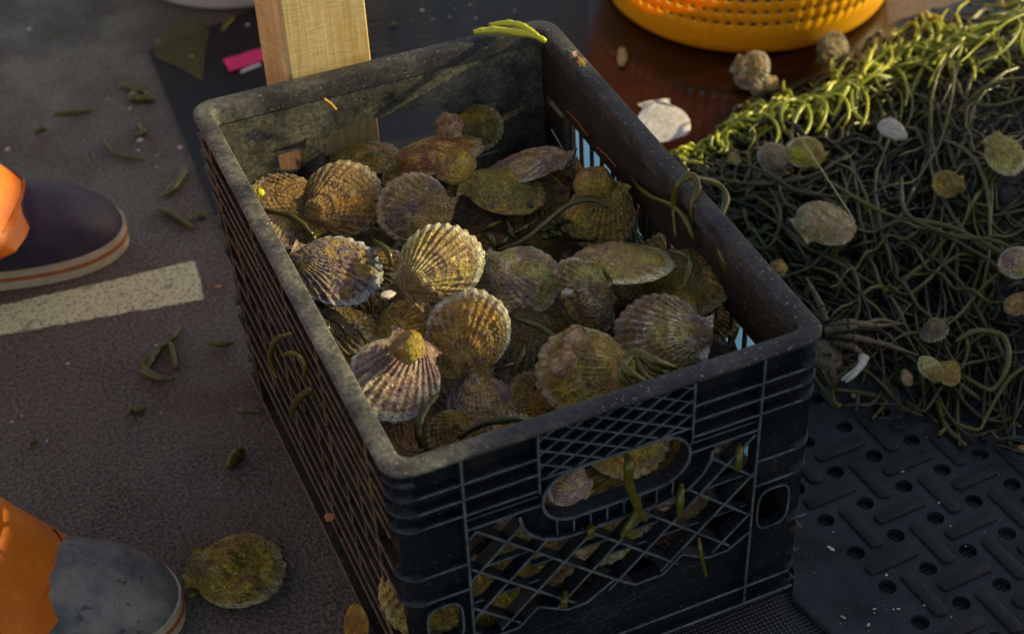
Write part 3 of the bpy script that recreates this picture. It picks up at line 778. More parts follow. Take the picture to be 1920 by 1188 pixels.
shell(535,372,.214,72,20,'brown',"dark brown scallop tucked in the back left corner of the crate", n=(.25,-.15,1), hu=.28, seed=32, mod=dict(A=(.08,.05,.035),B=(.15,.10,.07)))
shell(528,432,.218,50,-60,'pink',"small pinkish ribbed scallop pressed against the left wall", n=(.55,-.2,1), hu=.36, seed=33, ears=.6)
shell(648,618,.222,66,200,'grey',"dark scallop with a yellowish frilled edge under the purple one", n=(.15,-.1,1), hu=.28, seed=34, amp=.0015, mod=dict(A=(.06,.055,.05),B=(.12,.1,.08),edge=1.,edgecol=(.5,.4,.12)))
shell(768,612,.218,62,150,'ochre',"brown scallop with an orange patch beneath the cream and ochre ones", n=(-.1,-.3,1), hu=.3, seed=35)
shell(972,655,.222,78,-70,'dark',"dark scallop crusted with growth in the hollow before the front rim", n=(-.1,-.3,1), hu=.34, seed=36, rough=1.8, mod=dict(C=(.13,.13,.05),alg=.6))
shell(905,765,.225,68,-100,'pink',"dull pinkish brown scallop low behind the front rim", n=(-.05,-.45,1), hu=.34, seed=37, amp=.0006, mod=dict(A=(.13,.08,.075),B=(.25,.17,.14),edge=.3))
shell(965,812,.243,44,90,'ochre',"small ochre scallop whose wavy edge peeps over the front rim", n=(-.1,-.2,1), hu=.3, seed=38, amp=.0014, ears=.6)
shell(1308,648,.222,52,200,'brown',"brown scallop half under the one with pale streaks, by the right wall", n=(.2,-.2,1), hu=.34, seed=39)
shell(1040,318,.200,50,40,'brown',"small brown scallop behind the ochre one at the right of the heap's back", n=(-.2,-.1,1), hu=.34, seed=40, mod=dict(A=(.09,.06,.04)))
shell(768,822,.222,56,-45,'dark',"dark purple scallop deep in the front left corner", n=(.2,-.2,1), hu=.32, seed=41, mod=dict(A=(.07,.045,.05),B=(.14,.09,.085)))
shell(680,640,.206,60,80,'ochre',"dull ochre scallop low between the purple and the pinkish one", n=(.1,-.1,1), hu=.3, seed=42)
shell(1195,395,.185,46,-20,'brown',"small brown scallop low beside the blue slots", n=(.1,-.4,1), hu=.34, seed=43)
shell(1040,610,.205,62,80,'brown',"brown scallop deep in the gap left of the long edge-on one", n=(.0,-.3,1), hu=.34, seed=44)
shell(1180,565,.200,62,10,'dark',"dark scallop in the shadowed hollow under the long edge-on one", n=(.0,-.2,1), hu=.34, seed=45)
shell(1285,700,.232,36,0,'pink',"small pinkish scallop tip against the front rim at the right", n=(-.1,-.3,1), hu=.3, seed=46, ears=.5, mod=dict(A=(.22,.12,.08)))
shell(590,440,.205,62,150,'olive',"olive scallop low between the broad brown and the purple one", n=(.1,-.3,1), hu=.3, seed=47)
shell(1010,430,.195,66,80,'olive',"olive scallop under the seaweed in the middle of the heap", n=(.0,-.3,1), hu=.3, seed=48)
shell(845,815,.226,50,-20,'ochre',"small ochre scallop low behind the front rim near the left corner", n=(-.1,-.5,1), hu=.34, seed=140)
shell(700,800,.224,48,-50,'olive',"olive scallop squeezed under the pinkish one's white edge", n=(.2,-.3,1), hu=.34, seed=141)
shell(1000,740,.226,50,30,'brown',"small brown scallop between the dull pinkish and the lumpy one", n=(-.1,-.4,1), hu=.34, seed=142)
shell(1010,365,.205,50,10,'purple',"purple grey scallop below the pinkish brown one at the back", n=(-.1,-.4,1), hu=.34, seed=144)
shell(600,300,.190,46,90,'dark',"dark scallop by the small cut-out of the back wall", n=(0,-.5,1), hu=.3, seed=145)
shell(760,335,.215,44,100,'olive',"olive scallop peeping over the grey brown one", n=(0,-.4,1), hu=.3, seed=146)
shell(1250,480,.205,50,60,'grey',"grey scallop in shade behind the long edge-on one's right tip", n=(-.3,-.4,1), hu=.3, seed=147)
shell(1340,600,.205,46,-140,'brown',"brown scallop in the shadow of the right wall below the frilled one", n=(-.3,-.2,1), hu=.3, seed=148)
# slipper shells and limpets riding on the heap
Lp = [m_shell("limpet pink", seed=60, ribs=10, **{**PAL['pink'], 'groove':.1,'stripe':.4,'edge':.9,'alg':.35}), m_shell("limpet ochre", seed=61, ribs=10, **{**PAL['ochre'], 'groove':.1,'stripe':.2}),
      m_shell("limpet grey", seed=62, ribs=10, **{**PAL['grey'], 'groove':.1,'stripe':.2}), m_shell("limpet white", seed=63, ribs=10, **{**PAL['pink'], 'groove':.1,'alg':.05,'B':(.6,.5,.45),'edge':1.})]
lump(842,238,.236,.016,.012,.013,Lp[0],"pinkish slipper shell with a white lip on top of the heap's back","slipper shell",n=(-.2,-.3,1),rot=160,group="slipper shells on the scallops",seed=2)
lump(852,308,.244,.021,.016,.009,Lp[1],"brown slipper shell stuck on the orange brown scallop at the back","slipper shell",n=(0,-.3,1),rot=20,group="slipper shells on the scallops",seed=3)
lump(1113,345,.240,.017,.017,.018,Lp[1],"domed yellow green limpet on the hinge of the ochre scallop at right","limpet",n=(-.1,-.4,1),rot=100,group="slipper shells on the scallops",seed=4)
lump(765,652,.276,.013,.012,.016,Lp[1],"pointed ochre limpet on the hinge of the pinkish ribbed scallop","limpet",n=(-.1,-.2,1),rot=30,group="slipper shells on the scallops",seed=5)
lump(1078,640,.264,.016,.010,.008,Lp[0],"peach slipper shell on the top edge of the large lumpy scallop","slipper shell",n=(-.2,-.2,1),rot=0,group="slipper shells on the scallops",seed=6)
lump(1275,582,.240,.017,.014,.014,Lp[1],"yellowish knobbly slipper shell beneath the frilled ochre scallop","slipper shell",n=(.1,-.4,1),rot=30,group="slipper shells on the scallops",seed=7)
lump(1052,680,.266,.012,.010,.010,Lp[0],"pale orange slipper shell on the left hump of the large lumpy scallop","slipper shell",n=(-.3,-.3,1),rot=200,group="slipper shells on the scallops",seed=8)
# shells seen through the front openings
shell(1062,905,.215,44,20,'pink',"pinkish white knobbly scallop inside the front handle hole", n=(.0,-.9,.5), hu=.5, seed=50, rough=1.8, ears=.7, mod=dict(A=(.30,.19,.17),B=(.55,.45,.38)))
def inside(x, y, z, R, pal, n, spin, label, seed, mod=None, group="scallops seen through the front of the crate"):
    p = Vector((x,y,z)); d = p-CP; v = CR.transposed() @ d
    px, py = 960+FPX*v.x/-v.z, 594-FPX*v.y/-v.z
    return shell(px, py, z, R*FPX/d.length, spin, pal, label, n=n, seed=seed, mod=mod, group=group)
inside(.192,.045,.205,.036,'ochre',(0,-.5,.8),200,"ochre scallop lying across the top of the front handle hole",51)
inside(.125,.042,.12,.036,'brown',(.1,-.9,.4),160,"brown scallop pressed against the left of the front lattice",52)
inside(.082,.040,.085,.036,'cream',(-.1,-.8,.5),90,"yellowish ribbed scallop low behind the left of the front lattice",53,dict(A=(.22,.15,.07),B=(.36,.28,.12)))
inside(.175,.045,.125,.038,'cream',(.0,-.8,.5),-60,"yellow ribbed scallop behind the middle of the front lattice",54,dict(A=(.25,.17,.08),B=(.40,.32,.15)))
inside(.225,.045,.13,.036,'purple',(.1,-.9,.5),20,"purplish scallop behind the right of the front lattice",55)
inside(.250,.045,.168,.034,'ochre',(.1,-.8,.5),200,"ochre scallop high behind the right of the front lattice",56)
inside(.110,.045,.175,.036,'grey',(.0,-.9,.4),90,"greyish scallop behind the lattice left of the handle hole",57)
inside(.030,.040,.115,.036,'ochre',(-.3,-.8,.4),-90,"ochre scallop filling the hole of the front left corner",58)
# buried filler: a few meshes copied, colours dimmed to paint shade in the gaps
filler = []
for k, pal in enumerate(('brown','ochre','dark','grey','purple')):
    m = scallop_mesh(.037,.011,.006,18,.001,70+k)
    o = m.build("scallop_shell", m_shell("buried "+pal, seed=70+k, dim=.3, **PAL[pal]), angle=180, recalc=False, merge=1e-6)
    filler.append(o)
rnd = random.Random(4); cnt = 0
for lz in (.03,.06,.09,.12,.15,.175,.192):
    for k in range(12 if lz < .15 else 15):
        src = filler[cnt % 5]
        o = src if cnt < 5 else src.copy()
        if cnt >= 5: COL.objects.link(o)
        x = rnd.uniform(.048,.278); y = rnd.uniform(.048,.41)
        if lz > .16: y = rnd.uniform(.055,.36)
        if lz > .18: y = rnd.uniform(.05,.30)
        o.location = (x, y, lz+rnd.uniform(-.01,.01)); o.rotation_euler = (rnd.uniform(-.6,.6), rnd.uniform(-.6,.6), rnd.uniform(0,6.28))
        tag(o, "scallop with painted-in shade, buried inside the crate under the top layer, only glimpsed through gaps and lattice", "scallop", "scallops buried in the crate"); cnt += 1
# scallops elsewhere
shell(452,1068,.012,86,188,'olive',"big olive brown lumpy scallop lying alone on the grey deck by the lower shoe", hu=.26, hl=.05, seed=80, amp=.0006, rough=2.2, bumps=((.05,-.2,.2,.010),(.5,.1,.16,.006),(.3,-.5,.3,.007),(-.3,-.2,.2,.006)), n=(0,-.06,1), ears=.9, group=None, mod=dict(alg=.45,A=(.13,.095,.02),B=(.30,.24,.06),C=(.34,.25,.04)))
lump(462,1092,.026,.010,.007,.006,Lp[1],"small tan slipper shell on the lone scallop on the deck","slipper shell",seed=12,rot=70)
shell(1245,232,.012,50,-100,'white',"clean white half scallop shell lying on the wet mat", hu=.07, hl=0.01, seed=81, mod=dict(bumpk=.1), amp=.00008, ribs=9, group=None, open_valve=False, rough=0, n=(0,-.25,1))
G_P = "shells caught in the seaweed pile"

# ------------------------------------------------------------------ seaweed
def seg_obj(name, strands, mat, label, cat, group=None, kind=None, n=7):
    m = MB(); tone = []
    for pts, r, tn in strands:
        k = len(m.v); m.tube(pts, r, n); tone += [tn]*(len(m.v)-k)
    m.tone = tone
    c = Vector(strands[0][0][len(strands[0][0])//2]); c = Vector((c.x, c.y, min(p[2] for s_ in strands for p in s_[0])))
    o = m.build(name, mat, None, c, 180, recalc=False); return tag(o, label, cat, group, kind)
def W(lst, n=6): return catmull([at(*p) for p in lst], n)
def taper(r):
    o_ = random.random()*50
    return lambda t: r*(.32+.68*math.sin(math.pi*min(1,max(0,.03+.94*t)))**.5)*(1+.5*noise.noise(Vector((t*9+o_, o_, 0))))
# mound
RP = [(1262,285),(1340,262),(1420,222),(1520,205),(1620,165),(1720,110),(1820,85),(2050,30)]
BP = [(1330,470),(1420,600),(1560,760),(1690,765),(1800,800),(1900,820),(2050,850)]
ridge = [at(px, py, .07) for px, py in RP]
bott = [at(px, py, .01) for px, py in BP]
def seglen(P, t):
    f = t*(len(P)-1); i = min(int(f), len(P)-2); return P[i].lerp(P[i+1], f-i)
def mound_h(s, t):   # s across (0 = bottom, 1 = ridge, up to 1.35 = behind), t along
    prof = .066*math.sin(min(1, max(0, s)/1.0)*math.pi/2)**.7
    if s > 1: prof *= max(0, 1-((s-1)/.35))**.8
    return prof*(.72+.28*t)
def mound(s, t, dz=0):
    a = seglen(bott, t); b_ = seglen(ridge, t)
    p = a.lerp(b_, s); h = mound_h(s, t)+.010*noise.noise(Vector((p.x*14, p.y*14, 2)))
    return Vector((p.x, p.y, max(.008, h+.004)+dz))
m = MB(); NA, NB = 60, 44; vs = []
for i in range(NA+1):
    for j in range(NB+1):
        p = mound(j/NB*1.35, i/NA, -.026); p.z = max(p.z, .0075); p.z += .004*noise.noise(p*60); vs.append(p)
m.add(vs, [(i*(NB+1)+j, (i+1)*(NB+1)+j, (i+1)*(NB+1)+j+1, i*(NB+1)+j+1) for i in range(NA) for j in range(NB)])
mtone = [0.0]*len(m.v); 
rnd = random.Random(21)
tone = mtone[:]
def strand(s, t, ds, dt, L, r, lift, curl, tn, mm, tl, k=20):
    pts = []; ang = math.atan2(ds, dt); step = L/k
    da = rnd.uniform(-curl, curl)
    for i in range(k+1):
        s_ = max(-.03, min(1.33, s)); t_ = max(0, min(1, t))
        pts.append(mound(s_, t_, lift+.004*math.sin(i*.9+s*30)))
        ang += da/k+rnd.uniform(-.10,.10)
        s += math.sin(ang)*step/.42; t += math.cos(ang)*step/.62
    n0 = len(mm.v); mm.tube(pts, taper(r), 6); tl += [tn]*(len(mm.v)-n0)
    return pts
for k in range(700):
    s = rnd.uniform(.03,1.2)**.9; t = rnd.uniform(-.02,1)
    strand(s, t, rnd.gauss(0,.9), rnd.choice((1,-1)), rnd.uniform(.09,.34), rnd.choice((.0010,.0014,.0018,.0022,.0027))*rnd.uniform(.8,1.1), rnd.uniform(-.016,.003) if (k % 3 or s > .88) else rnd.uniform(.004,.016), rnd.choice((1.5,3.5,6,8)), min(1,max(0,rnd.gauss(.35,.25))), m, tone)
for k in range(60):
    s = rnd.uniform(.05,.78); t = rnd.uniform(0,1)
    strand(s, t, rnd.gauss(0,.8), rnd.choice((1,-1)), rnd.uniform(.15,.35), rnd.uniform(.0014,.0025), rnd.uniform(.012,.022), rnd.choice((1.5,3,5)), min(1,max(0,rnd.gauss(.6,.25))), m, tone)
m.tone = tone
o = m.build("seaweed_pile", M_weed, None, (.6,.3,0), 180, recalc=False)
tag(o, "tangled heap of dark green tubular seaweed beside the crate", "seaweed", kind="stuff")
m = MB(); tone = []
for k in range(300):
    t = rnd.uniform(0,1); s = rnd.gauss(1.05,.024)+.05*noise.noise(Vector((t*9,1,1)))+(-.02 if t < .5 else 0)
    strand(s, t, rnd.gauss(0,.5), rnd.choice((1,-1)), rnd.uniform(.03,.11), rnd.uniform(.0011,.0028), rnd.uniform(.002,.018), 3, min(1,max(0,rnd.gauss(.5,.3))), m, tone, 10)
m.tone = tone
tag(m.build("seaweed_ridge", M_lime_sunlit, None, (.6,.5,0), 180, recalc=False), "bright lime green sunlit seaweed along the top of the dark heap", "seaweed", kind="stuff")
# reddish fine weed
for (s0, t0, lab, nn) in ((.55,.30,"fine dark red seaweed tuft on the heap below the pale shell",150),(.80,.42,"fine dark red seaweed tuft high on the heap near the yellow shell",110),(.62,.70,"fine dark red seaweed tuft at the right of the heap",150),(.28,.18,"fine dark red seaweed tuft above the crab",120)):
    m = MB(); tone = []
    for k in range(nn):
        s = s0+rnd.gauss(0,.045); t = t0+rnd.gauss(0,.032); p = mound(max(0,s), max(0,min(1,t)), .006)
        pts = [p]; 
        for q in range(4): pts.append(pts[-1]+Vector((rnd.uniform(-.005,.005), rnd.uniform(-.005,.005), rnd.uniform(-.003,.004))))
        n0 = len(m.v); m.tube(pts, .0006, 4); tone += [rnd.random()]*(len(m.v)-n0)
    m.tone = tone
    tag(m.build("red_seaweed", M_red, None, mound(s0,t0), 180, recalc=False), lab, "seaweed", "red weed tufts on the heap")
# individual long strands on top of the heap
def weed(lst, r, mat, label, tn=.6, name="seaweed_strand", group="loose seaweed strands", extra=(), n=7):
    st = [(W(lst), taper(r), tn)]
    for e_ in extra: st.append((W(e_), taper(r*.9), tn))
    return seg_obj(name, st, mat, label, "seaweed", group, n=n)
weed([(1545,335,.085),(1660,400,.085),(1780,425,.08),(1870,470,.075),(1925,505,.07)], .0024, M_weed, "long straight strand crossing the middle of the heap down to the right", .95)
weed([(1690,330,.095),(1700,400,.09),(1780,440,.085),(1860,450,.085),(1925,480,.08)], .0022, M_weed, "strand bending from the ridge to the right edge of the heap", .6)
weed([(1790,640,.05),(1830,620,.055),(1880,630,.05),(1890,680,.045),(1860,730,.035),(1800,700,.035)], .0028, M_weed, "thick olive loop of seaweed low at the right of the heap", .9)
weed([(1720,650,.04),(1800,720,.025),(1870,770,.014),(1915,800,.013)], .0024, M_weed, "strand trailing off the heap onto the holed mat at right", .8, extra=([(1800,720,.025),(1795,780,.014),(1800,835,.013)],))
weed([(1745,690,.03),(1760,760,.016),(1775,800,.013),(1812,835,.013)], .0026, M_weed, "forked olive sprig hanging over the holed mat's drain holes", .9, extra=([(1775,800,.013),(1760,815,.013)],))
weed([(1560,730,.02),(1610,735,.016),(1660,750,.014),(1635,785,.013)], .0024, M_weed, "short sprig lying on the mat right of the crab", .7, extra=([(1610,735,.016),(1605,770,.013)],))
weed([(1310,330,.08),(1420,345,.08),(1520,330,.085),(1590,290,.09)], .0022, M_weed, "brown olive strand curving along the upper left of the heap", .5)
weed([(1340,300,.08),(1430,320,.085),(1500,360,.085),(1600,370,.085)], .002, M_weed, "thin strand left of the yellow shell on the heap", .4)
# over the right rim
weed([(1180,330,.235),(1215,365,.255),(1260,385,.27),(1285,410,.272),(1300,445,.262),(1308,462,.25)], .0024, M_weed, "olive seaweed strand reaching from inside the crate up the right wall", .9)
weed([(1268,445,.255),(1264,390,.27),(1272,345,.292),(1298,330,.296),(1310,352,.293),(1297,385,.283),(1300,430,.262)], .0028, M_weed, "seaweed loop hooked over the crate's right rim", .8)
weed([(1298,332,.296),(1345,345,.285),(1362,375,.28),(1346,430,.275),(1358,490,.262),(1384,545,.235),(1384,600,.20),(1375,635,.18)], .0030, M_weed, "long olive strand draped inside the right wall down towards the front rim", .95)
# on the front and among the shells
weed([(1160,690,.268),(1190,660,.275),(1230,690,.270),(1262,705,.262)], .0036, M_weed, "thick green seaweed stem between the lumpy and the streaked scallop", 1.0, extra=([(1190,660,.275),(1165,700,.272),(1185,728,.262),(1200,735,.25)],[(1190,662,.275),(1210,705,.268),(1245,728,.252)],[(1175,672,.272),(1172,690,.275),(1205,715,.268),(1222,735,.25)],[(1195,655,.274),(1225,675,.276),(1270,690,.268)]))
weed([(790,840,.235),(785,800,.247),(800,765,.25),(822,740,.25)], .0034, M_weed, "dark flat seaweed blade in the front left corner of the crate", .5)
weed([(860,820,.245),(900,795,.255),(960,785,.256),(1000,790,.25)], .0030, M_weed, "dark strand lying along the inside of the front rim", .45)
weed([(930,470,.225),(975,455,.235),(1020,420,.24),(1065,385,.24),(1110,375,.24),(1140,390,.235)], .0022, M_weed, "curved green strand across the hollow at the middle of the crate", .8)
rnd = random.Random(8)
for k in range(16):
    x0 = rnd.uniform(950,1080); y0 = rnd.uniform(390,470)
    a = rnd.uniform(0,6.28); L = rnd.uniform(25,60)
    pts = [(x0,y0,.222+rnd.uniform(-.01,.012)),(x0+L*math.cos(a)*.5+rnd.uniform(-12,12),y0+L*math.sin(a)*.4,.23),(x0+L*math.cos(a),y0+L*math.sin(a)*.8,.218)]
    weed(pts, rnd.uniform(.0015,.0026), M_weed, "dark green weed sprig tangled in the hollow between the back and front scallops", rnd.uniform(.2,.8), "seaweed_sprig", "weed sprigs in the crate's middle hollow")
for k, (x0,y0,x1,y1,z) in enumerate(((960,595,1060,650,.24),(700,450,735,500,.25),(985,640,960,700,.235),(1290,470,1282,540,.262),(1255,470,1300,500,.255),(905,440,925,470,.235),(760,440,780,470,.255),(1330,640,1370,670,.2))):
    weed([(x0,y0,z),((x0+x1)/2+8,(y0+y1)/2-6,z+.008),(x1,y1,z)], .0024, M_weed, ["dark strand slanting across the gap left of the lumpy scallop","short weed piece between the purple and cream scallops","thin weed piece on the dark crusted scallop","short green sprig stuck on the frilled ochre scallop","small weed piece beside the frilled ochre scallop","small weed piece behind the cream scallop's right edge","green weed scrap on the grey brown scallop","weed scrap in the right front corner of the crate"][k], .7, "seaweed_sprig")
for k in range(30):
    x0, y0 = rnd.choice(((700,600),(760,470),(900,690),(960,600),(1130,640),(870,800),(1000,700),(1190,560),(1260,470),(730,460),(620,440),(600,620),(1040,480),(920,440),(860,560)))
    x0 += rnd.uniform(-35,35); y0 += rnd.uniform(-30,30); a = rnd.uniform(0,6.28); L = rnd.uniform(30,75); z = .236 if y0 > 560 else .226
    pts = [(x0,y0,z),(x0+L*.5*math.cos(a)+rnd.uniform(-14,14),y0+L*.4*math.sin(a),z+.007),(x0+L*math.cos(a),y0+L*.8*math.sin(a),z-.006)]
    weed(pts, rnd.uniform(.0010,.0021), M_weed, "thin dark weed sprig lying in the gaps between the heaped scallops", rnd.uniform(.1,.7), "seaweed_sprig", "thin weed sprigs between the scallops")
# the lime piece on the back rim
weed([(888,60,.292),(925,56,.293),(965,60,.293),(1000,66,.292),(1024,78,.288)], .0034, M_lime_sunlit, "bright yellow green weed pieces lying on the back right corner of the rim", 1.0, extra=([(918,46,.294),(960,44,.296),(985,52,.296),(1010,68,.292)],))
b_ = weed([(478,366,.245),(486,362,.246),(492,368,.244)], .0048, M_lime_sunlit, "tiny bright yellow weed nub at the inside of the left wall", 1.0)
weed([(495,395,.235),(530,402,.24),(560,415,.242),(585,440,.24)], .003, M_weed, "green weed strand by the inside of the left wall", .7)
# hanging on the crate's outside
def FP(px, py, d=-.004):  # on the crate's front plane
    r = ray(px, py); t = (d-CP.y)/r.y; return CP+r*t
def LPn(px, py, d=-.004):
    r = ray(px, py); t = (d-CP.x)/r.x; return CP+r*t
def weedP(P, r, label, tn, extra=(), mat=None):
    st = [(catmull(P,6), taper(r), tn)]+[(catmull(e_,6), taper(r*.85), tn) for e_ in extra]
    return seg_obj("hanging_seaweed", st, mat or M_weed, label, "seaweed", "weed hanging from the crate")
weedP([FP(1170,845,.02),FP(1180,868),FP(1178,900),FP(1188,930),FP(1196,955),FP(1180,985),FP(1166,1005)], .0036, "forked olive weed hanging out of the front handle hole", 1.0, ([FP(1196,955),FP(1212,975)],))
weedP([FP(1278,905,.004),FP(1276,935),FP(1273,972)], .0034, "green weed finger hanging from the front lattice right of the handle", 1.0)
weedP([FP(1310,1005,.004),FP(1315,1040),FP(1325,1082)], .0018, "thin weed tip hanging over the solid lower band at right", .9)
weedP([FP(1388,830,.004),FP(1386,858),FP(1383,882)], .0034, "yellow green weed stub in the lattice near the right corner", 1.0)
weedP([FP(1060,1108,.004),FP(1058,1125),FP(1057,1138)], .003, "green weed stub poking through the lattice low in the middle", .8)
weedP([FP(1108,985,.004),FP(1107,995),FP(1106,1004)], .003, "tiny green weed stub just below the handle hole", .9)
weedP([LPn(548,625),LPn(520,635),LPn(508,660),LPn(512,690),LPn(520,708)], .0026, "curved green weed hooked on the crate's left side, upper piece", .9)
weedP([LPn(528,665),LPn(555,662),LPn(572,680),LPn(570,705)], .0026, "yellowish green weed hooked on the crate's left side, middle piece", 1.0)
weedP([LPn(585,728),LPn(565,742),LPn(552,760),LPn(545,780)], .0030, "short green weed piece stuck lower on the crate's left side", .8)
# scraps on the deck
deck_bits = [
 ([(340,610),(318,640),(290,660),(268,690),(300,708),(325,710)],.0032,"forked green weed sprig on the deck left of the crate",[[(318,640),(325,665),(330,690)],[(300,655),(285,672),(272,700)]]),
 ([(350,310),(340,335),(322,355),(305,368)],.0036,"green weed stub near the mat's left edge",[]),
 ([(293,390),(320,400),(345,415),(362,428)],.0030,"green weed twig above the painted stripe",[[(345,415),(360,408)]]),
 ([(388,640),(410,644),(438,642)],.0026,"short straight weed piece close to the crate's left side",[]),
 ([(455,842),(440,855),(428,875)],.0046,"small dark green weed blob on the lower deck",[]),
 ([(240,772),(255,766),(270,768)],.0034,"tiny green weed scrap in the middle of the deck",[]),
 ([(445,768),(470,770),(495,768)],.0022,"thin weed scrap against the crate's lower left side",[]),
 ([(100,214),(135,211),(175,206)],.0028,"long faint weed piece on the upper left deck",[]),
 ([(64,246),(75,242),(88,240)],.0034,"small green weed scrap at the far left of the deck",[]),
 ([(195,260),(215,285),(245,295),(268,300)],.0022,"thin curved weed strand on the upper deck",[]),
 ([(225,160),(255,165),(280,178),(262,185),(245,175)],.004,"bushy green weed clump beside the corner of the navy mat",[[(250,170),(270,160)],[(255,172),(245,188)],[(270,180),(290,186)]]),
 ([(260,232),(270,245),(255,255)],.0034,"small curled weed scrap under the bushy clump",[]),
 ([(415,60),(425,45),(440,33)],.0030,"weed stub below the white tub",[]),
 ([(350,1118),(368,1108),(372,1090)],.0028,"weed stem poking out from under the lone scallop",[]),
 ([(370,404),(385,402)],.004,"green weed nub beside the crate's back left corner",[]),
 ([(732,48),(742,46)],.0035,"tiny green scrap on the navy mat right of the post",[]),
 ([(55,826),(68,828)],.0026,"faint green scrap on the deck above the lower shoe",[])]
for P, r, lab, ex in deck_bits:
    weed([(a,b2,.0045) for a,b2 in P], r*1.25, M_weed, lab, 1.0, "seaweed_sprig", "weed scraps on the deck", [[(a,b2,.0045) for a,b2 in e_] for e_ in ex])

# shells in the pile
def pile_shell(px, py, z, R, u, pal, label, **k):
    rr = random.Random(int(px)); k.setdefault('n', (rr.uniform(-.5,.3), rr.uniform(-.7,.2), 1)); k['hu'] = k.get('hu',.3)*1.4; shell(px, py, z-.009, R*1.05, u, pal, label, group=G_P, **k)
pile_shell(1548,418,.088,54,150,'grey',"pale tan scallop half sunk in the heap, left of centre", n=(.1,-.2,1), hu=.35, seed=90, amp=.0005, mod=dict(A=(.22,.17,.12),B=(.38,.32,.24)))
lump(1672,243,.105,.017,.012,.010,m_plain("pebble shell",(.42,.36,.30),.5,.25,200),"oval pale speckled slipper shell below the sunlit ridge","slipper shell",rot=-40,group=G_P,seed=14)
pile_shell(1508,285,.092,34,40,'cream',"small bright yellow scallop near the top of the heap", hu=.3, seed=91, amp=.0006, mod=dict(A=(.40,.30,.05),B=(.60,.48,.12),C=(.6,.42,.05)))
pile_shell(1450,295,.088,30,60,'purple',"small purple brown shell left of the yellow one", hu=.45, seed=92, amp=.0004, mod=dict(A=(.14,.09,.09)))
pile_shell(1885,292,.100,38,-120,'cream',"pale yellow green scallop at the right edge of the heap", hu=.35, seed=93, amp=.0006, mod=dict(A=(.35,.32,.12),B=(.55,.52,.28)))
pile_shell(1745,690,.055,26,80,'cream',"small cream shell low on the heap, left one of a pair", hu=.5, seed=94, amp=.0004, ears=.4)
pile_shell(1778,700,.050,24,-60,'ochre',"small ochre shell low on the heap, right one of a pair", hu=.5, seed=95, amp=.0004, ears=.4)
pile_shell(1908,492,.090,34,30,'pink',"tan knobbly shell cut by the right edge of the photo", hu=.5, seed=96, amp=.0005, rough=1.8)
pile_shell(1910,570,.085,26,-30,'orange',"small orange brown shell at the right edge below the tan one", hu=.4, seed=97)
pile_shell(1775,345,.095,26,0,'ochre',"small ochre shell piece among strands right of centre", hu=.3, seed=98)
pile_shell(1752,622,.062,26,-90,'grey',"small greyish shell on the heap above the crab's long leg", hu=.45, seed=99)
lump(1376,296,.088,.008,.006,.005,Lp[2],"tiny tan limpet at the heap's upper left","limpet",group=G_P,seed=15)
lump(1700,705,.045,.008,.006,.005,Lp[0],"tiny pale limpet left of the cream shell low on the heap","limpet",group=G_P,seed=16)
lump(1460,500,.075,.010,.008,.007,Lp[1],"small dark ochre limpet beside the crate's right rim","limpet",group=G_P,seed=17)
# things on the wet mat
shell(1418,135,.022,40,-150,'pink',"crumpled pink and yellow shell clump on the wet mat, upright", n=(-.3,-.4,.8), hu=.26, seed=100, rough=1.6, elong=.8, group=None, mod=dict(A=(.35,.22,.20),B=(.55,.42,.35),C=(.55,.36,.08),alg=.5), ears=.8)
lump(1432,160,.010,.022,.017,.012,Lp[2],"olive brown slipper shell under the crumpled pink clump","slipper shell",seed=18)
shell(1562,92,.030,32,120,'grey',"small grey ribbed scallop standing before the basket", n=(-.1,-.8,.5), hu=.26, seed=101, group=None, mod=dict(A=(.26,.22,.14),B=(.42,.36,.22)))
lump(1166,106,.010,.006,.0185,.006,m_plain("tan sliver",(.42,.28,.10),.45,.3,120),"curved tan shell sliver on the wet mat behind the crate's corner","shell piece",name="shell_sliver",seed=22,rot=90)
M_chip = m_plain("chip pale",(.55,.45,.40),.5,.3,200); M_chiporange = m_plain("chip orange",(.45,.2,.06),.5,.3,200)
def chip(px, py, z, r, mat, label, lx=1.0, name="shell_chip", group="small shell chips", seed=0):
    rr = random.Random(seed+int(px)); m = MB(); n = 7
    pts = [(r*lx*math.cos(2*math.pi*k/n)*rr.uniform(.7,1.1), r*math.sin(2*math.pi*k/n)*rr.uniform(.6,1.1)) for k in range(n)]
    top = [(x*.85,y*.85) for x, y in pts]
    m.loft([[(x,y,0) for x,y in pts],[(x,y,r*.28) for x,y in pts],[(x,y,r*.36) for x,y in top]])
    o = m.build(name, mat, angle=30); p = at(px, py, z); o.location = p; o.rotation_euler = (rr.uniform(-.2,.2), rr.uniform(-.2,.2), rr.uniform(-.6,.9))
    return tag(o, label, "shell chip", group)
chip(727,553,.262,.0050,M_chip,"white square chip on the dark scallop under the cream one",1.2)
o = chip(1064,548,.252,.0050,M_chip,"white chip on the crinkled edge of the steeply tipped scallop",1.0)
chip(620,970,.0,.0048,M_chiporange,"peach chip stuck low on the crate's left side") .location = LPn(619,970,-.003)
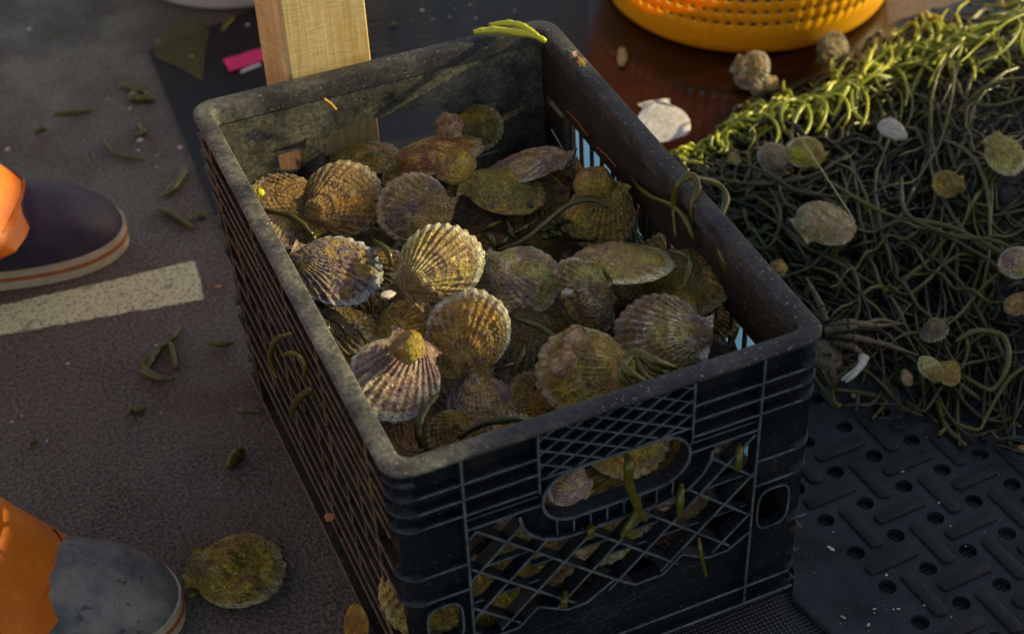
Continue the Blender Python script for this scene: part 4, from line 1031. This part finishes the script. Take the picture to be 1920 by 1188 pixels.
for k, (px,py,r,lab) in enumerate([(262,263,.0032,"white chip beside the curled weed scrap on the deck"),(259,282,.0022,"tiny white chip just under the larger one on the deck"),(243,204,.002,"faint pale chip on the upper deck"),(358,107,.003,"pale chip on the clear film at the mat's corner"),(55,55,.003,"single pale chip near the upper left corner"),(298,77,.0025,"tiny pale chip above the mat's corner"),(464,47,.0025,"pale chip below the white tub"),(338,277,.0025,"yellowish chip at the navy mat's left edge"),(14,280,.0028,"pale yellowish chip at the far left edge"),(410,537,.003,"orange brown chip between the stripe and the crate"),(1300,138,.004,"pinkish chip on the wet mat in front of the basket"),(1630,128,.0055,"tan chip right of the grey scallop by the basket"),(1557,1028,.0038,"slim white chip on the holed mat near the crate"),(1688,880,.003,"lilac white chip on the holed mat"),(1745,815,.004,"orange brown chip near the weed on the holed mat"),(1915,842,.004,"orange chip at the right edge of the holed mat"),(1778,835,.0015,"tiny white speck beside a drain hole"),(1605,740,.004,"lilac chip right of the crab"),(1290,230,.0,""),(302,1064-290,.0018,"tiny orange speck on the deck")]):
    if r: chip(px, py, .009 if (px > 1500 and py > 700) else .004, r, M_chiporange if 'orange' in lab else M_chip, lab, 1.3 if k != 12 else .45)
rnd = random.Random(77)
for k in range(34):
    px, py = rnd.uniform(5,350), rnd.uniform(120,1180)
    if 340 < py < 640 or (py > 900 and px < 345): continue
    chip(px, py, .001, rnd.uniform(.0009,.0020), rnd.choice((M_chip, M_chip, M_chiporange)), "tiny shell fleck scattered on the grey deck", rnd.uniform(.8,1.8), "shell_fleck", "tiny flecks scattered on the deck", k)
for k in range(22):
    px, py = rnd.uniform(1530,1915), rnd.uniform(860,1180)
    chip(px, py, .0092, rnd.uniform(.0006,.0014), M_chip, "tiny pale fleck scattered on the holed black mat", rnd.uniform(.8,1.8), "shell_fleck", "tiny flecks scattered on the holed mat", k)
for k in range(14):
    px, py = rnd.uniform(740,1090), rnd.uniform(5,60)
    if py > 75-(px-740)*.18: continue
    chip(px, py, .0045, rnd.uniform(.0008,.0016), M_chip, "tiny pale fleck on the navy mat behind the crate", 1.4, "shell_fleck", "tiny flecks on the navy mat", k)
# straw-like sliver on the back wall; right wall strips stand for orange reflections
def sliver(P, Q, r, col, label):
    m = MB(); m.tube([P, P.lerp(Q,.5)+Vector((.0006,-.0008,.0006)), Q], r, 5); return tag(m.build("straw_reflection_strip", col, None, P), label, "sliver", "orange slivers")
M_straw = m_plain("straw",(.55,.25,.05),.5,.2,200)
def BW(px, py, y=.444):
    r = ray(px, py); return CP+r*((y-CP.y)/r.y)
sliver(BW(608,185),BW(630,205),.0013,M_straw,"orange sliver stuck on the dusty back wall")
def RW(px, py, x=.3125):
    r = ray(px, py); return CP+r*((x-CP.x)/r.x)
M_orange_refl = m_plain("slot reflection",(.22,.07,.02),.6,.4,200)  # orange reflections in the wall's slots, made as coloured strips
sliver(RW(1064,208),RW(1103,255),.0010,M_orange_refl,"painted orange slot reflection on the right wall near the back corner")
sliver(RW(1120,276),RW(1156,313),.0010,M_orange_refl,"painted orange slot reflection on the right wall above the blue slots")
lump(1076,100,.287,.006,.005,.004,Lp[3],"tiny pale shell on the right rim near the back corner","limpet",seed=20)
lump(1090,116,.287,.008,.006,.005,Lp[1],"tiny tan shell on the right rim just before the pale one","limpet",seed=21)
# pale blue block added behind the right wall, standing for reflected sky
m = MB(); m.box((.336,.125,.009),(.398,.490,.150)); m.box((.334,.12,.1502),(.400,.495,.156))
for y in (.17,.24,.31,.38): m.box((.339,y,.1562),(.395,y+.003,.158))
tag(m.build("blue_reflection_block", m_plain("reflected sky blue",(.34,.66,.85),.3,.12,30), None, (.367,.25,.009)), "added pale blue block standing for reflected sky, glimpsed only through the slots of the crate's right wall", "reflection stand-in")

# ------------------------------------------------------------------ crab
def crab():
    c = at(1548,668,.050)
    mm = m_plain("crab shell",(.10,.06,.03),.5,.5,160,.8,400)
    root = empty("spider_crab", c, "small brown spiky spider crab behind the crate's front right corner, legs stretched right", "crab")
    m = MB(); rings = []
    for j in range(9):
        ph = math.pi*j/8; ring = []
        for i in range(16):
            a = 2*math.pi*i/16
            r = math.sin(ph)*(1+.12*noise.noise(Vector((math.cos(a)*2,math.sin(a)*2,ph*2))))
            ring.append(c+Vector((r*math.cos(a)*.014, r*math.sin(a)*.020, math.cos(ph)*.010)))
        rings.append(ring)
    m.loft(rings)
    rr = random.Random(3)
    for k in range(26):
        a = rr.uniform(0,6.28); e = rr.uniform(.2,1.3); d = Vector((math.cos(a)*math.cos(e)*.020, math.sin(a)*math.cos(e)*.026, math.sin(e)*.012))
        m.tube([c+d*.9, c+d*1.22], lambda t: .0015*(1-.8*t), 5)
    m.build("carapace", mm, root, c, 180, merge=1e-6)
    legs = [[(1560,612,.06),(1590,603,.075),(1640,612,.068),(1696,606,.058)],[(1562,628,.055),(1600,632,.070),(1660,645,.062),(1722,666,.05)],
            [(1570,645,.055),(1600,650,.066),(1620,668,.058),(1600,695,.05)],[(1548,600,.06),(1540,575,.07),(1525,545,.075),(1512,520,.07)],[(1560,690,.05),(1566,712,.045),(1560,728,.03)],[(1550,620,.06),(1590,615,.072),(1650,600,.066),(1690,606,.06)]]
    for L in legs:
        m = MB(); P = [at(*p) for p in L]
        for a, b2, r0, r1 in zip(P[:-1], P[1:], (.0036,.0032,.0026), (.0030,.0024,.0007)):
            q = [a.lerp(b2, t/6) for t in range(7)]
            m.tube(q, lambda t, r0=r0, r1=r1: (r0+(r1-r0)*t)*(1+.22*math.sin(t*17)), 7)
        m.build("leg", mm, root, c, 60)
    m = MB(); P = [at(1620,668,.062), at(1612,688,.058), at(1578,712,.05)]
    m.tube(catmull(P,5), lambda t: .0045*(1-.75*t)+.0005, 8); m.tube(catmull([at(1612,688,.060), at(1600,704,.058), at(1585,716,.052)],4), lambda t: .0028*(1-.75*t)+.0004, 7)
    m.build("claw", m_plain("claw",(.55,.48,.42),.45,.25,120), root, c, 180)
crab()

# ------------------------------------------------------------------ fishing line
M_line = m_plain("line",(.30,.30,.08),.3,.1,100)
m = MB(); m.tube(catmull([at(1590,75,.05),at(1500,300,.12)+Vector((.0,0,0)),at(1590,400,.10)],8) if False else catmull([at(1495,250,.10),at(1545,325,.10),at(1600,410,.095)],6), .0007, 5)
tag(m.build("fishing_line", M_line, None, at(1545,325,.1)), "thin yellowish line running diagonally over the seaweed heap", "line")
m = MB(); m.tube(catmull([at(1034,243,.24),at(1050,270,.235),at(1066,300,.225)],5), .00035, 4)
tag(m.build("fishing_line", m_plain("line pale",(.4,.4,.4),.3,.1,100), None, at(1050,270,.23)), "short pale hair-thin line before the dark right wall", "line")

# ------------------------------------------------------------------ wooden post
def post():
    m = MB(); u = Vector((0.0748,.002,0)); v = Vector((-.014,.036,0)).normalized()*.038
    # corners from front left
    c0 = Vector((0.0934,.4795,.0)); c = [c0, c0+u, c0+u+v, c0+v]
    rings = []
    for z, ins in ((.005,0),(.78,0),(.782,.0015)):
        cc = (c[0]+c[2])/2
        ring = []
        for i, p in enumerate(c):
            for q in (c[i-1], c[(i+1)%4]):
                d = (q-p).normalized()*.0022; x = p+d; x = x+(cc-x)*(.03 if ins else 0); ring.append((x.x, x.y, z))
        rings.append(ring)
    m.loft(rings)
    mm = NM("post wood"); cc_ = mm.coord(scale=(26,26,1.6))
    g = mm.noise(cc_, 7, 6, .6, .5); saw = mm.noise(mm.coord(scale=(1,1,9)), 60, 4, .6); big = mm.noise(mm.coord(), 9, 4)
    col = mm.mix(mm.ramp(g, [(.35,0),(.65,1)]), (.46,.32,.12), (.66,.54,.29))
    col = mm.mix(mm.math('MULTIPLY', mm.ramp(saw, [(.42,1),(.55,0)]), .35), col, (.30,.20,.09))
    col = mm.mix(mm.math('MULTIPLY', mm.ramp(big, [(.5,0),(.7,1)]), .5), col, (.62,.36,.07))
    mm.bump(mm.math('ADD', g, saw), .5, .0008)
    o = m.build("wooden_post", mm.set(col=col, rough=.65), None, c0, 30)
    tag(o, "upright sawn timber post standing behind the crate's back wall", "post")
post()

# ------------------------------------------------------------------ pink tag, film, leaf
m = MB(); P = [at(418,112,.008), at(508,84,.012), at(512,106,.010), at(430,134,.007)]
top = []; N = 8
for i in range(N+1):
    a = P[0].lerp(P[1], i/N); b2 = P[3].lerp(P[2], i/N); w_ = .0007*math.sin(i*1.7)
    top += [a+Vector((0,0,w_)), (a+b2)/2+Vector((0,0,w_+.001)), b2+Vector((0,0,w_*.5))]
n = len(top); m.v = [tuple(p) for p in top]+[tuple(p-Vector((0,0,.0014))) for p in top]
for i in range(N):
    for j in range(2):
        q = i*3+j; m.f += [(q,q+3,q+4,q+1),(n+q,n+q+1,n+q+4,n+q+3)]
for i in range(N): m.f += [(3*i,n+3*i,n+3*i+3,3*i+3),(3*i+2,3*i+5,n+3*i+5,n+3*i+2)]
m.f += [(0,1,n+1,n),(1,2,n+2,n+1),(3*N,n+3*N,n+3*N+1,3*N+1),(3*N+1,n+3*N+1,n+3*N+2,3*N+2)]
tag(m.build("pink_ribbon", m_plain("pink tape",(.75,.03,.16),.5,.15,60), None, P[0], 60), "crumpled bright pink plastic ribbon on the mat beside the post", "ribbon")
m = MB(); q = [at(455,131,.006),at(486,117,.006),at(490,122,.006),at(450,137,.006)]; m.prism([(p.x,p.y) for p in q], .0045,.0065)
tag(m.build("white_scrap", m_plain("white scrap",(.55,.53,.55),.5,.15,60), None, q[0]), "small whitish plastic scrap at the lower edge of the pink ribbon", "scrap")
m = MB(); q = [at(288,104,.006),at(300,62,.006),at(352,22,.006),at(392,60,.006),at(384,100,.006),at(380,152,.006),at(345,132,.006)]; m.prism([(p.x,p.y) for p in q], .0050,.0056)
mf = m_plain("olive film",(.13,.12,.035),.35,.3,40); mf.node_tree.nodes["Principled BSDF"].inputs['Alpha'].default_value = .38
tag(m.build("clear_film", mf, None, q[0]), "thin olive tinted see-through film over the navy mat's back corner", "film")
# yellow shell at the bottom edge
shell(668,1172,.010,40,100,'ochre',"yellow orange shell at the bottom edge against the crate's left side", n=(-.85,-.1,.5), hu=.3, seed=103, ribs=12, amp=.0003, rough=.5, group=None, ears=0, mod=dict(A=(.55,.30,.02),B=(.65,.40,.04),C=(.30,.16,.02),alg=.3,groove=.1,stripe=.1,spots=0,edge=.2))

# ------------------------------------------------------------------ basket and tub
def basket():
    C0 = Vector((.757,.842,.007)); r0, r1, H = .160, .190, .13
    root = empty("orange_basket", C0, "round bright orange plastic basket with rows of square holes on the wet mat", "basket"); root.scale = (1.05,1.05,1.05)
    m = MB(); NS = 82; levels = []
    zr = [(0.0,.150),(.0015,.156),(.006,.161),(.014,.164)]
    vs = []; rows = []
    def rad(z): return .164+(r1-.164)*(z-.014)/(H-.014) if z > .014 else None
    zs = [.014,.030,.042]; 
    z = .042
    while z < H-.03: zs += [z+.0068, z+.0165]; z += .0165
    zs += [H]
    prof = zr+[(z, rad(z)) for z in zs[1:]]
    n = NS*2
    for z, r in prof:
        for k in range(n):
            a = 2*math.pi*(k//2)/NS+(0 if k%2 == 0 else 2*math.pi/NS*.45); vs.append((r*math.cos(a), r*math.sin(a), z))
    fs = []
    for j in range(len(prof)-1):
        holes = prof[j][0] >= .0419 and abs(prof[j+1][0]-prof[j][0]-.0068) < 1e-4
        for k in range(n):
            if holes and k % 2 == 0: continue
            fs.append((j*n+k, j*n+(k+1)%n, (j+1)*n+(k+1)%n, (j+1)*n+k))
    fs.append(tuple(range(n-1,-1,-1)))
    m.add(vs, fs)
    mm = NM("orange plastic"); c = mm.coord(); nn = mm.noise(c, 30, 3)
    mm.b.inputs['Subsurface Weight'].default_value = .5; mm.b.inputs['Subsurface Radius'].default_value = (.02,.008,.002); mm.b.inputs['Subsurface Scale'].default_value = .6
    M = mm.set(col=mm.mix(nn, (.92,.36,.004), (.96,.44,.006)), rough=.35)
    o = m.build("body", M, root, None, 40); 
    sm = o.modifiers.new("thick", 'SOLIDIFY'); sm.thickness = .0022; sm.offset = -1
    m = MB(); rr = [(r1,H-.004),(r1+.008,H-.004),(r1+.009,H+.003),(r1,H+.004),(r1-.001,H)]
    m.loft([[(r*math.cos(2*math.pi*k/96), r*math.sin(2*math.pi*k/96), z) for k in range(96)] for r, z in rr], cap=False)
    m.build("rim", M, root, None, 40)
basket()
m = MB(); rg = []
for j in range(10):
    ph = j/9; rg.append([Vector((.757+(.152 if j < 3 else .150)*math.cos(ph*1.45)**.6*math.cos(a)*(1+.03*noise.noise(Vector((a*3,ph*5,1)))), .838+.152*math.cos(ph*1.45)**.6*math.sin(a), .014+.085*ph)) for a in [2*math.pi*k/40 for k in range(40)]])
m.loft(rg); m.tone = [.15]*len(m.v)
tag(m.build("dark_hole_filler", M_weed, None, (.757,.838,.014), 180), "dark filler added inside the orange basket to darken its square holes", "seaweed")  # dark heap added only so the basket's holes read dark
def tub():
    C0 = Vector((.236,1.205,.0)); root = empty("white_tub", C0, "round white plastic tub at the top edge behind the post", "tub")
    m = MB(); P = [(.135,0),(.142,.004),(.146,.012),(.175,.10),(.178,.10),(.172,.10),(.142,.012),(.0,.010)]
    P = [(.0,.001)]+P
    m.loft([[(r*math.cos(2*math.pi*k/64), r*math.sin(2*math.pi*k/64), z) for k in range(64)] for r, z in P], cap=False)
    M = m_plain("white plastic",(.72,.70,.68),.4,.05,20); m.build("body", M, root, None, 40)
    m = MB(); m.tube([(.182*math.cos(2*math.pi*k/64), .182*math.sin(2*math.pi*k/64), .10) for k in range(65)], .006, 8, False)
    m.build("rim", M, root, None, 180)
tub()

# ------------------------------------------------------------------ person at the left
def boot(toe, ang, bump_c, dirty):
    """boot mesh in world; toe tip position, heading angle"""
    d = Vector((math.cos(ang), math.sin(ang), 0)); s = Vector((-d.y, d.x, 0))
    #  x back from toe, half width, height, base shift
    K = [(0.000,.006,.024),(.004,.018,.032),(.012,.030,.042),(.026,.040,.054),(.048,.0475,.068),(.075,.0500,.079),(.105,.0485,.088),(.135,.044,.100),(.165,.040,.125),(.19,.038,.15),(.235,.037,.155),(.262,.033,.15),(.276,.018,.14),(.280,.006,.13)]
    def ring(x, w, z0, z1, n=24, sq=2.4, inset=0):
        pts = []
        for k in range(n):
            a = 2*math.pi*k/n; cx, cz = math.cos(a), math.sin(a)
            px_ = (w-inset)*math.copysign(abs(cx)**(2/sq), cx)
            if cz > 0: pz = z0+(z1-z0)*cz**(1.0)
            else: pz = z0
            pts.append(toe-d*x+s*px_+Vector((0,0,pz)))
        return pts
    Kc = catmull(K, 4)
    def cr_(x): return 1-.045*math.exp(-((x-.088)/.004)**2)-.035*math.exp(-((x-.104)/.004)**2)
    K2 = [Kc[0]]
    for a_, b_2 in zip(Kc[:-1], Kc[1:]): K2 += [a_.lerp(b_2, .5), b_2]
    up = MB(); up.loft([ring(p[0], max(.004,p[1]), .018, p[2]*cr_(p[0]), inset=-.0015) for p in K2])
    def soleprism(z0, z1, out):
        m = MB(); L = []; R_ = []
        for x, w, h in K:
            L.append(toe-d*x+s*(w+out)); R_.append(toe-d*x-s*(w+out))
        L = catmull(L, 4); R_ = catmull(R_, 4)
        ol = [p+d*(out*max(0,1-(toe-p).dot(d)/.02)) for p in L+R_[::-1]]
        m.loft([[p+Vector((0,0,z)) for p in ol] for z in z0 and (z0, z1) or (z0, z1)]); return m
    return up, soleprism(.0,.0105,.0022), soleprism(.0105,.0145,.0030), soleprism(.0145,.0225,.0020)
def person():
    root = empty("person", Vector((-.33,.48,0)), "person in orange oilskin trousers and rubber deck boots standing left of the crate", "person")
    O = root.location
    def m_boot(name, A, B, C):
        m = NM(name); c = m.coord(kind='World'); n1 = m.noise(c, 15, 7, .72, .2); n2 = m.noise(c, 90, 5, .6)
        col = m.mix(m.ramp(n1, [(.38,0),(.60,1)]), A, B); col = m.mix(m.math('MULTIPLY', m.ramp(n2, [(.60,0),(.66,1)]), .8), col, C)
        m.bump(m.math('ADD', n2, m.math('MULTIPLY', m.noise(c, 9, 2), 3)), .25, .002); return m.set(col=col, rough=m.ramp(n1, [(.35,.42),(.65,.65)]), spec=.35)
    Ms = [m_boot("boot navy", (.024,.018,.042), (.042,.028,.048), (.06,.042,.045)), m_boot("boot grey", (.085,.085,.105), (.27,.24,.20), (.045,.045,.06))]
    Msole = m_plain("sole cream",(.50,.41,.29),.6,.2,60); Mst = m_plain("sole stripe",(.36,.10,.03),.6,.2,60)
    feet = [(Vector((-.045,.702,.001)), math.radians(-8), 0), (Vector((-.128,.200,.001)), math.radians(-17), 1)]
    ank = []
    for toe, ang, k in feet:
        up, s0, s1, s2 = boot(toe, ang, None, k)
        b_ = up.build("boot", Ms[k], root, O, 60); b_["label"] = ["dark navy rubber boot, upper one","scuffed grey blue rubber boot, lower one"][k]
        s0.build("sole", Msole, b_, O, 40); s1.build("sole_stripe", Mst, b_, O, 40); s2.build("foxing_band", Msole, b_, O, 40)
        d = Vector((math.cos(ang), math.sin(ang), 0)); ank.append((toe-d*(.168,.172)[k], d))
    m = MB()
    hipc = [Vector((-.80,.565,.84)), Vector((-.80,.40,.84))]
    for i, ((a, d), hp) in enumerate(zip(ank, hipc)):
        s = Vector((-d.y, d.x, 0)); rings = []
        cuff = a+Vector((0,0,.062)) if i == 0 else a+Vector((0,0,.056))
        kn = a.lerp(hp, .50)+Vector((-.02,0,0)); kn.z = .47
        spine = catmull([cuff, a.lerp(kn,.33)+Vector((-.02,0,.115)), kn, hp, hp+Vector((0,0,.06))], 5)
        for j, p in enumerate(spine):
            t = j/(len(spine)-1); rx = (.098 if j == 0 else .092)*(1-t)+.098*t-.012*math.sin(t*3.1); ry = .085*(1-t)+.095*t-.01*math.sin(t*3.1)
            ring = []
            for k in range(28):
                an = 2*math.pi*k/28; f = 1+.10*noise.noise(Vector((math.cos(an)*1.6, math.sin(an)*1.6, t*7+i*9)))+.03*math.sin(an*5+t*9)*(1 if t < .3 else .4)
                lowr = -.030*max(0, math.cos(an))*(1 if j == 0 else .5 if j == 1 else 0)
                ring.append(p+d*(rx*f*math.cos(an))+s*(ry*f*math.sin(an))+Vector((0,0,-lowr*.0)))
            rings.append(ring)
        m.loft(rings, cap=False)
        inner = [[p+(spine[0]-p)*.04+Vector((0,0,-.004)) for p in rings[0]],[p+(spine[0]-p)*.12+Vector((0,0,.02)) for p in rings[0]]]
        m.loft([rings[0]]+inner, cap=False)
    # hips and bib
    body = [((-.800,.4825,.84),.125,.185),((-.800,.4825,.93),.13,.18),((-.805,.4825,1.05),.12,.165),((-.810,.4825,1.2),.12,.18),((-.810,.4825,1.32),.115,.185)]
    m.loft([[Vector(c)+Vector((rx*math.cos(2*math.pi*k/28), ry*math.sin(2*math.pi*k/28), 0)) for k in range(28)] for c, rx, ry in body])
    mo = NM("oilskin orange"); c = mo.coord(kind='World'); n1 = mo.noise(c, 14, 4, .6, .5)
    mo.bump(mo.math('ADD', mo.math('MULTIPLY', n1, 3), mo.noise(c, 200, 3)), .3, .002)
    mo.b.inputs['Subsurface Weight'].default_value = .1; mo.b.inputs['Subsurface Radius'].default_value = (.01,.004,.001)
    m.build("oilskin_trousers", mo.set(col=mo.mix(mo.ramp(n1, [(.35,0),(.65,1)]), (.62,.13,.008), (.80,.21,.015)), rough=.42), root, O, 70)
    # body: skinned figure inside the clothing with head, arms and hands out of frame
    V = [(-.800,.4825,.93),(-.810,.4825,1.15),(-.810,.4825,1.38),(-.800,.4825,1.47),(-.785,.4825,1.56),(-.780,.4825,1.66),
         (-.810,.66,1.36),(-.800,.72,1.12),(-.68,.66,.92),(-.62,.64,.86),(-.810,.305,1.36),(-.800,.25,1.12),(-.68,.31,.92),(-.62,.33,.86),
         (-.800,.565,.86),tuple(ank[0][0].lerp(hipc[0],.5)),tuple(ank[0][0]+Vector((0,0,.12))),(-.800,.40,.86),tuple(ank[1][0].lerp(hipc[1],.5)),tuple(ank[1][0]+Vector((0,0,.12)))]
    E_ = [(0,1),(1,2),(2,3),(3,4),(4,5),(2,6),(6,7),(7,8),(8,9),(2,10),(10,11),(11,12),(12,13),(0,14),(14,15),(15,16),(0,17),(17,18),(18,19)]
    Rr = [.12,.11,.12,.055,.085,.085,.065,.045,.032,.035,.065,.045,.032,.035,.08,.055,.038,.08,.055,.038]
    me = bpy.data.meshes.new("body"); me.from_pydata(V, E_, []); me.transform(Matrix.Translation(-O))
    bo = bpy.data.objects.new("body", me); COL.objects.link(bo); bo.parent = root
    sk = bo.modifiers.new("skin", 'SKIN'); 
    for i, r in enumerate(Rr): me.skin_vertices[0].data[i].radius = (r, r)
    me.skin_vertices[0].data[0].use_root = True
    bo.modifiers.new("sub", 'SUBSURF').levels = 1
    me.materials.append(m_plain("jacket", (.05,.06,.08), .7))
person()

# ------------------------------------------------------------------ wall and rail added out of frame, cut to shape sun and shade
m = MB()
prof = [(-6,0),(-6,.93),(-.33,.93),(-.24,.868),(-.01,.868),(.05,.82),(.19,.48),(.32,.12),(.36,0)]
n = len(prof)
m.v = [(2.0,y,z) for y, z in prof]+[(2.05,y,z) for y, z in prof]
m.f = [tuple(range(n)), tuple(range(2*n-1,n-1,-1))]+[(i,i+n,(i+1)%n+n,(i+1)%n) for i in range(n)]
m.box((2.005,.10,.615),(2.045,2.2,.80)); m.box((2.06,1.2,0),(2.10,1.3,.80))
tag(m.build("sun_blocker_wall", m_plain("sun blocker paint",(.25,.25,.24),.5,.1,8), None, None, 20), kind="structure")
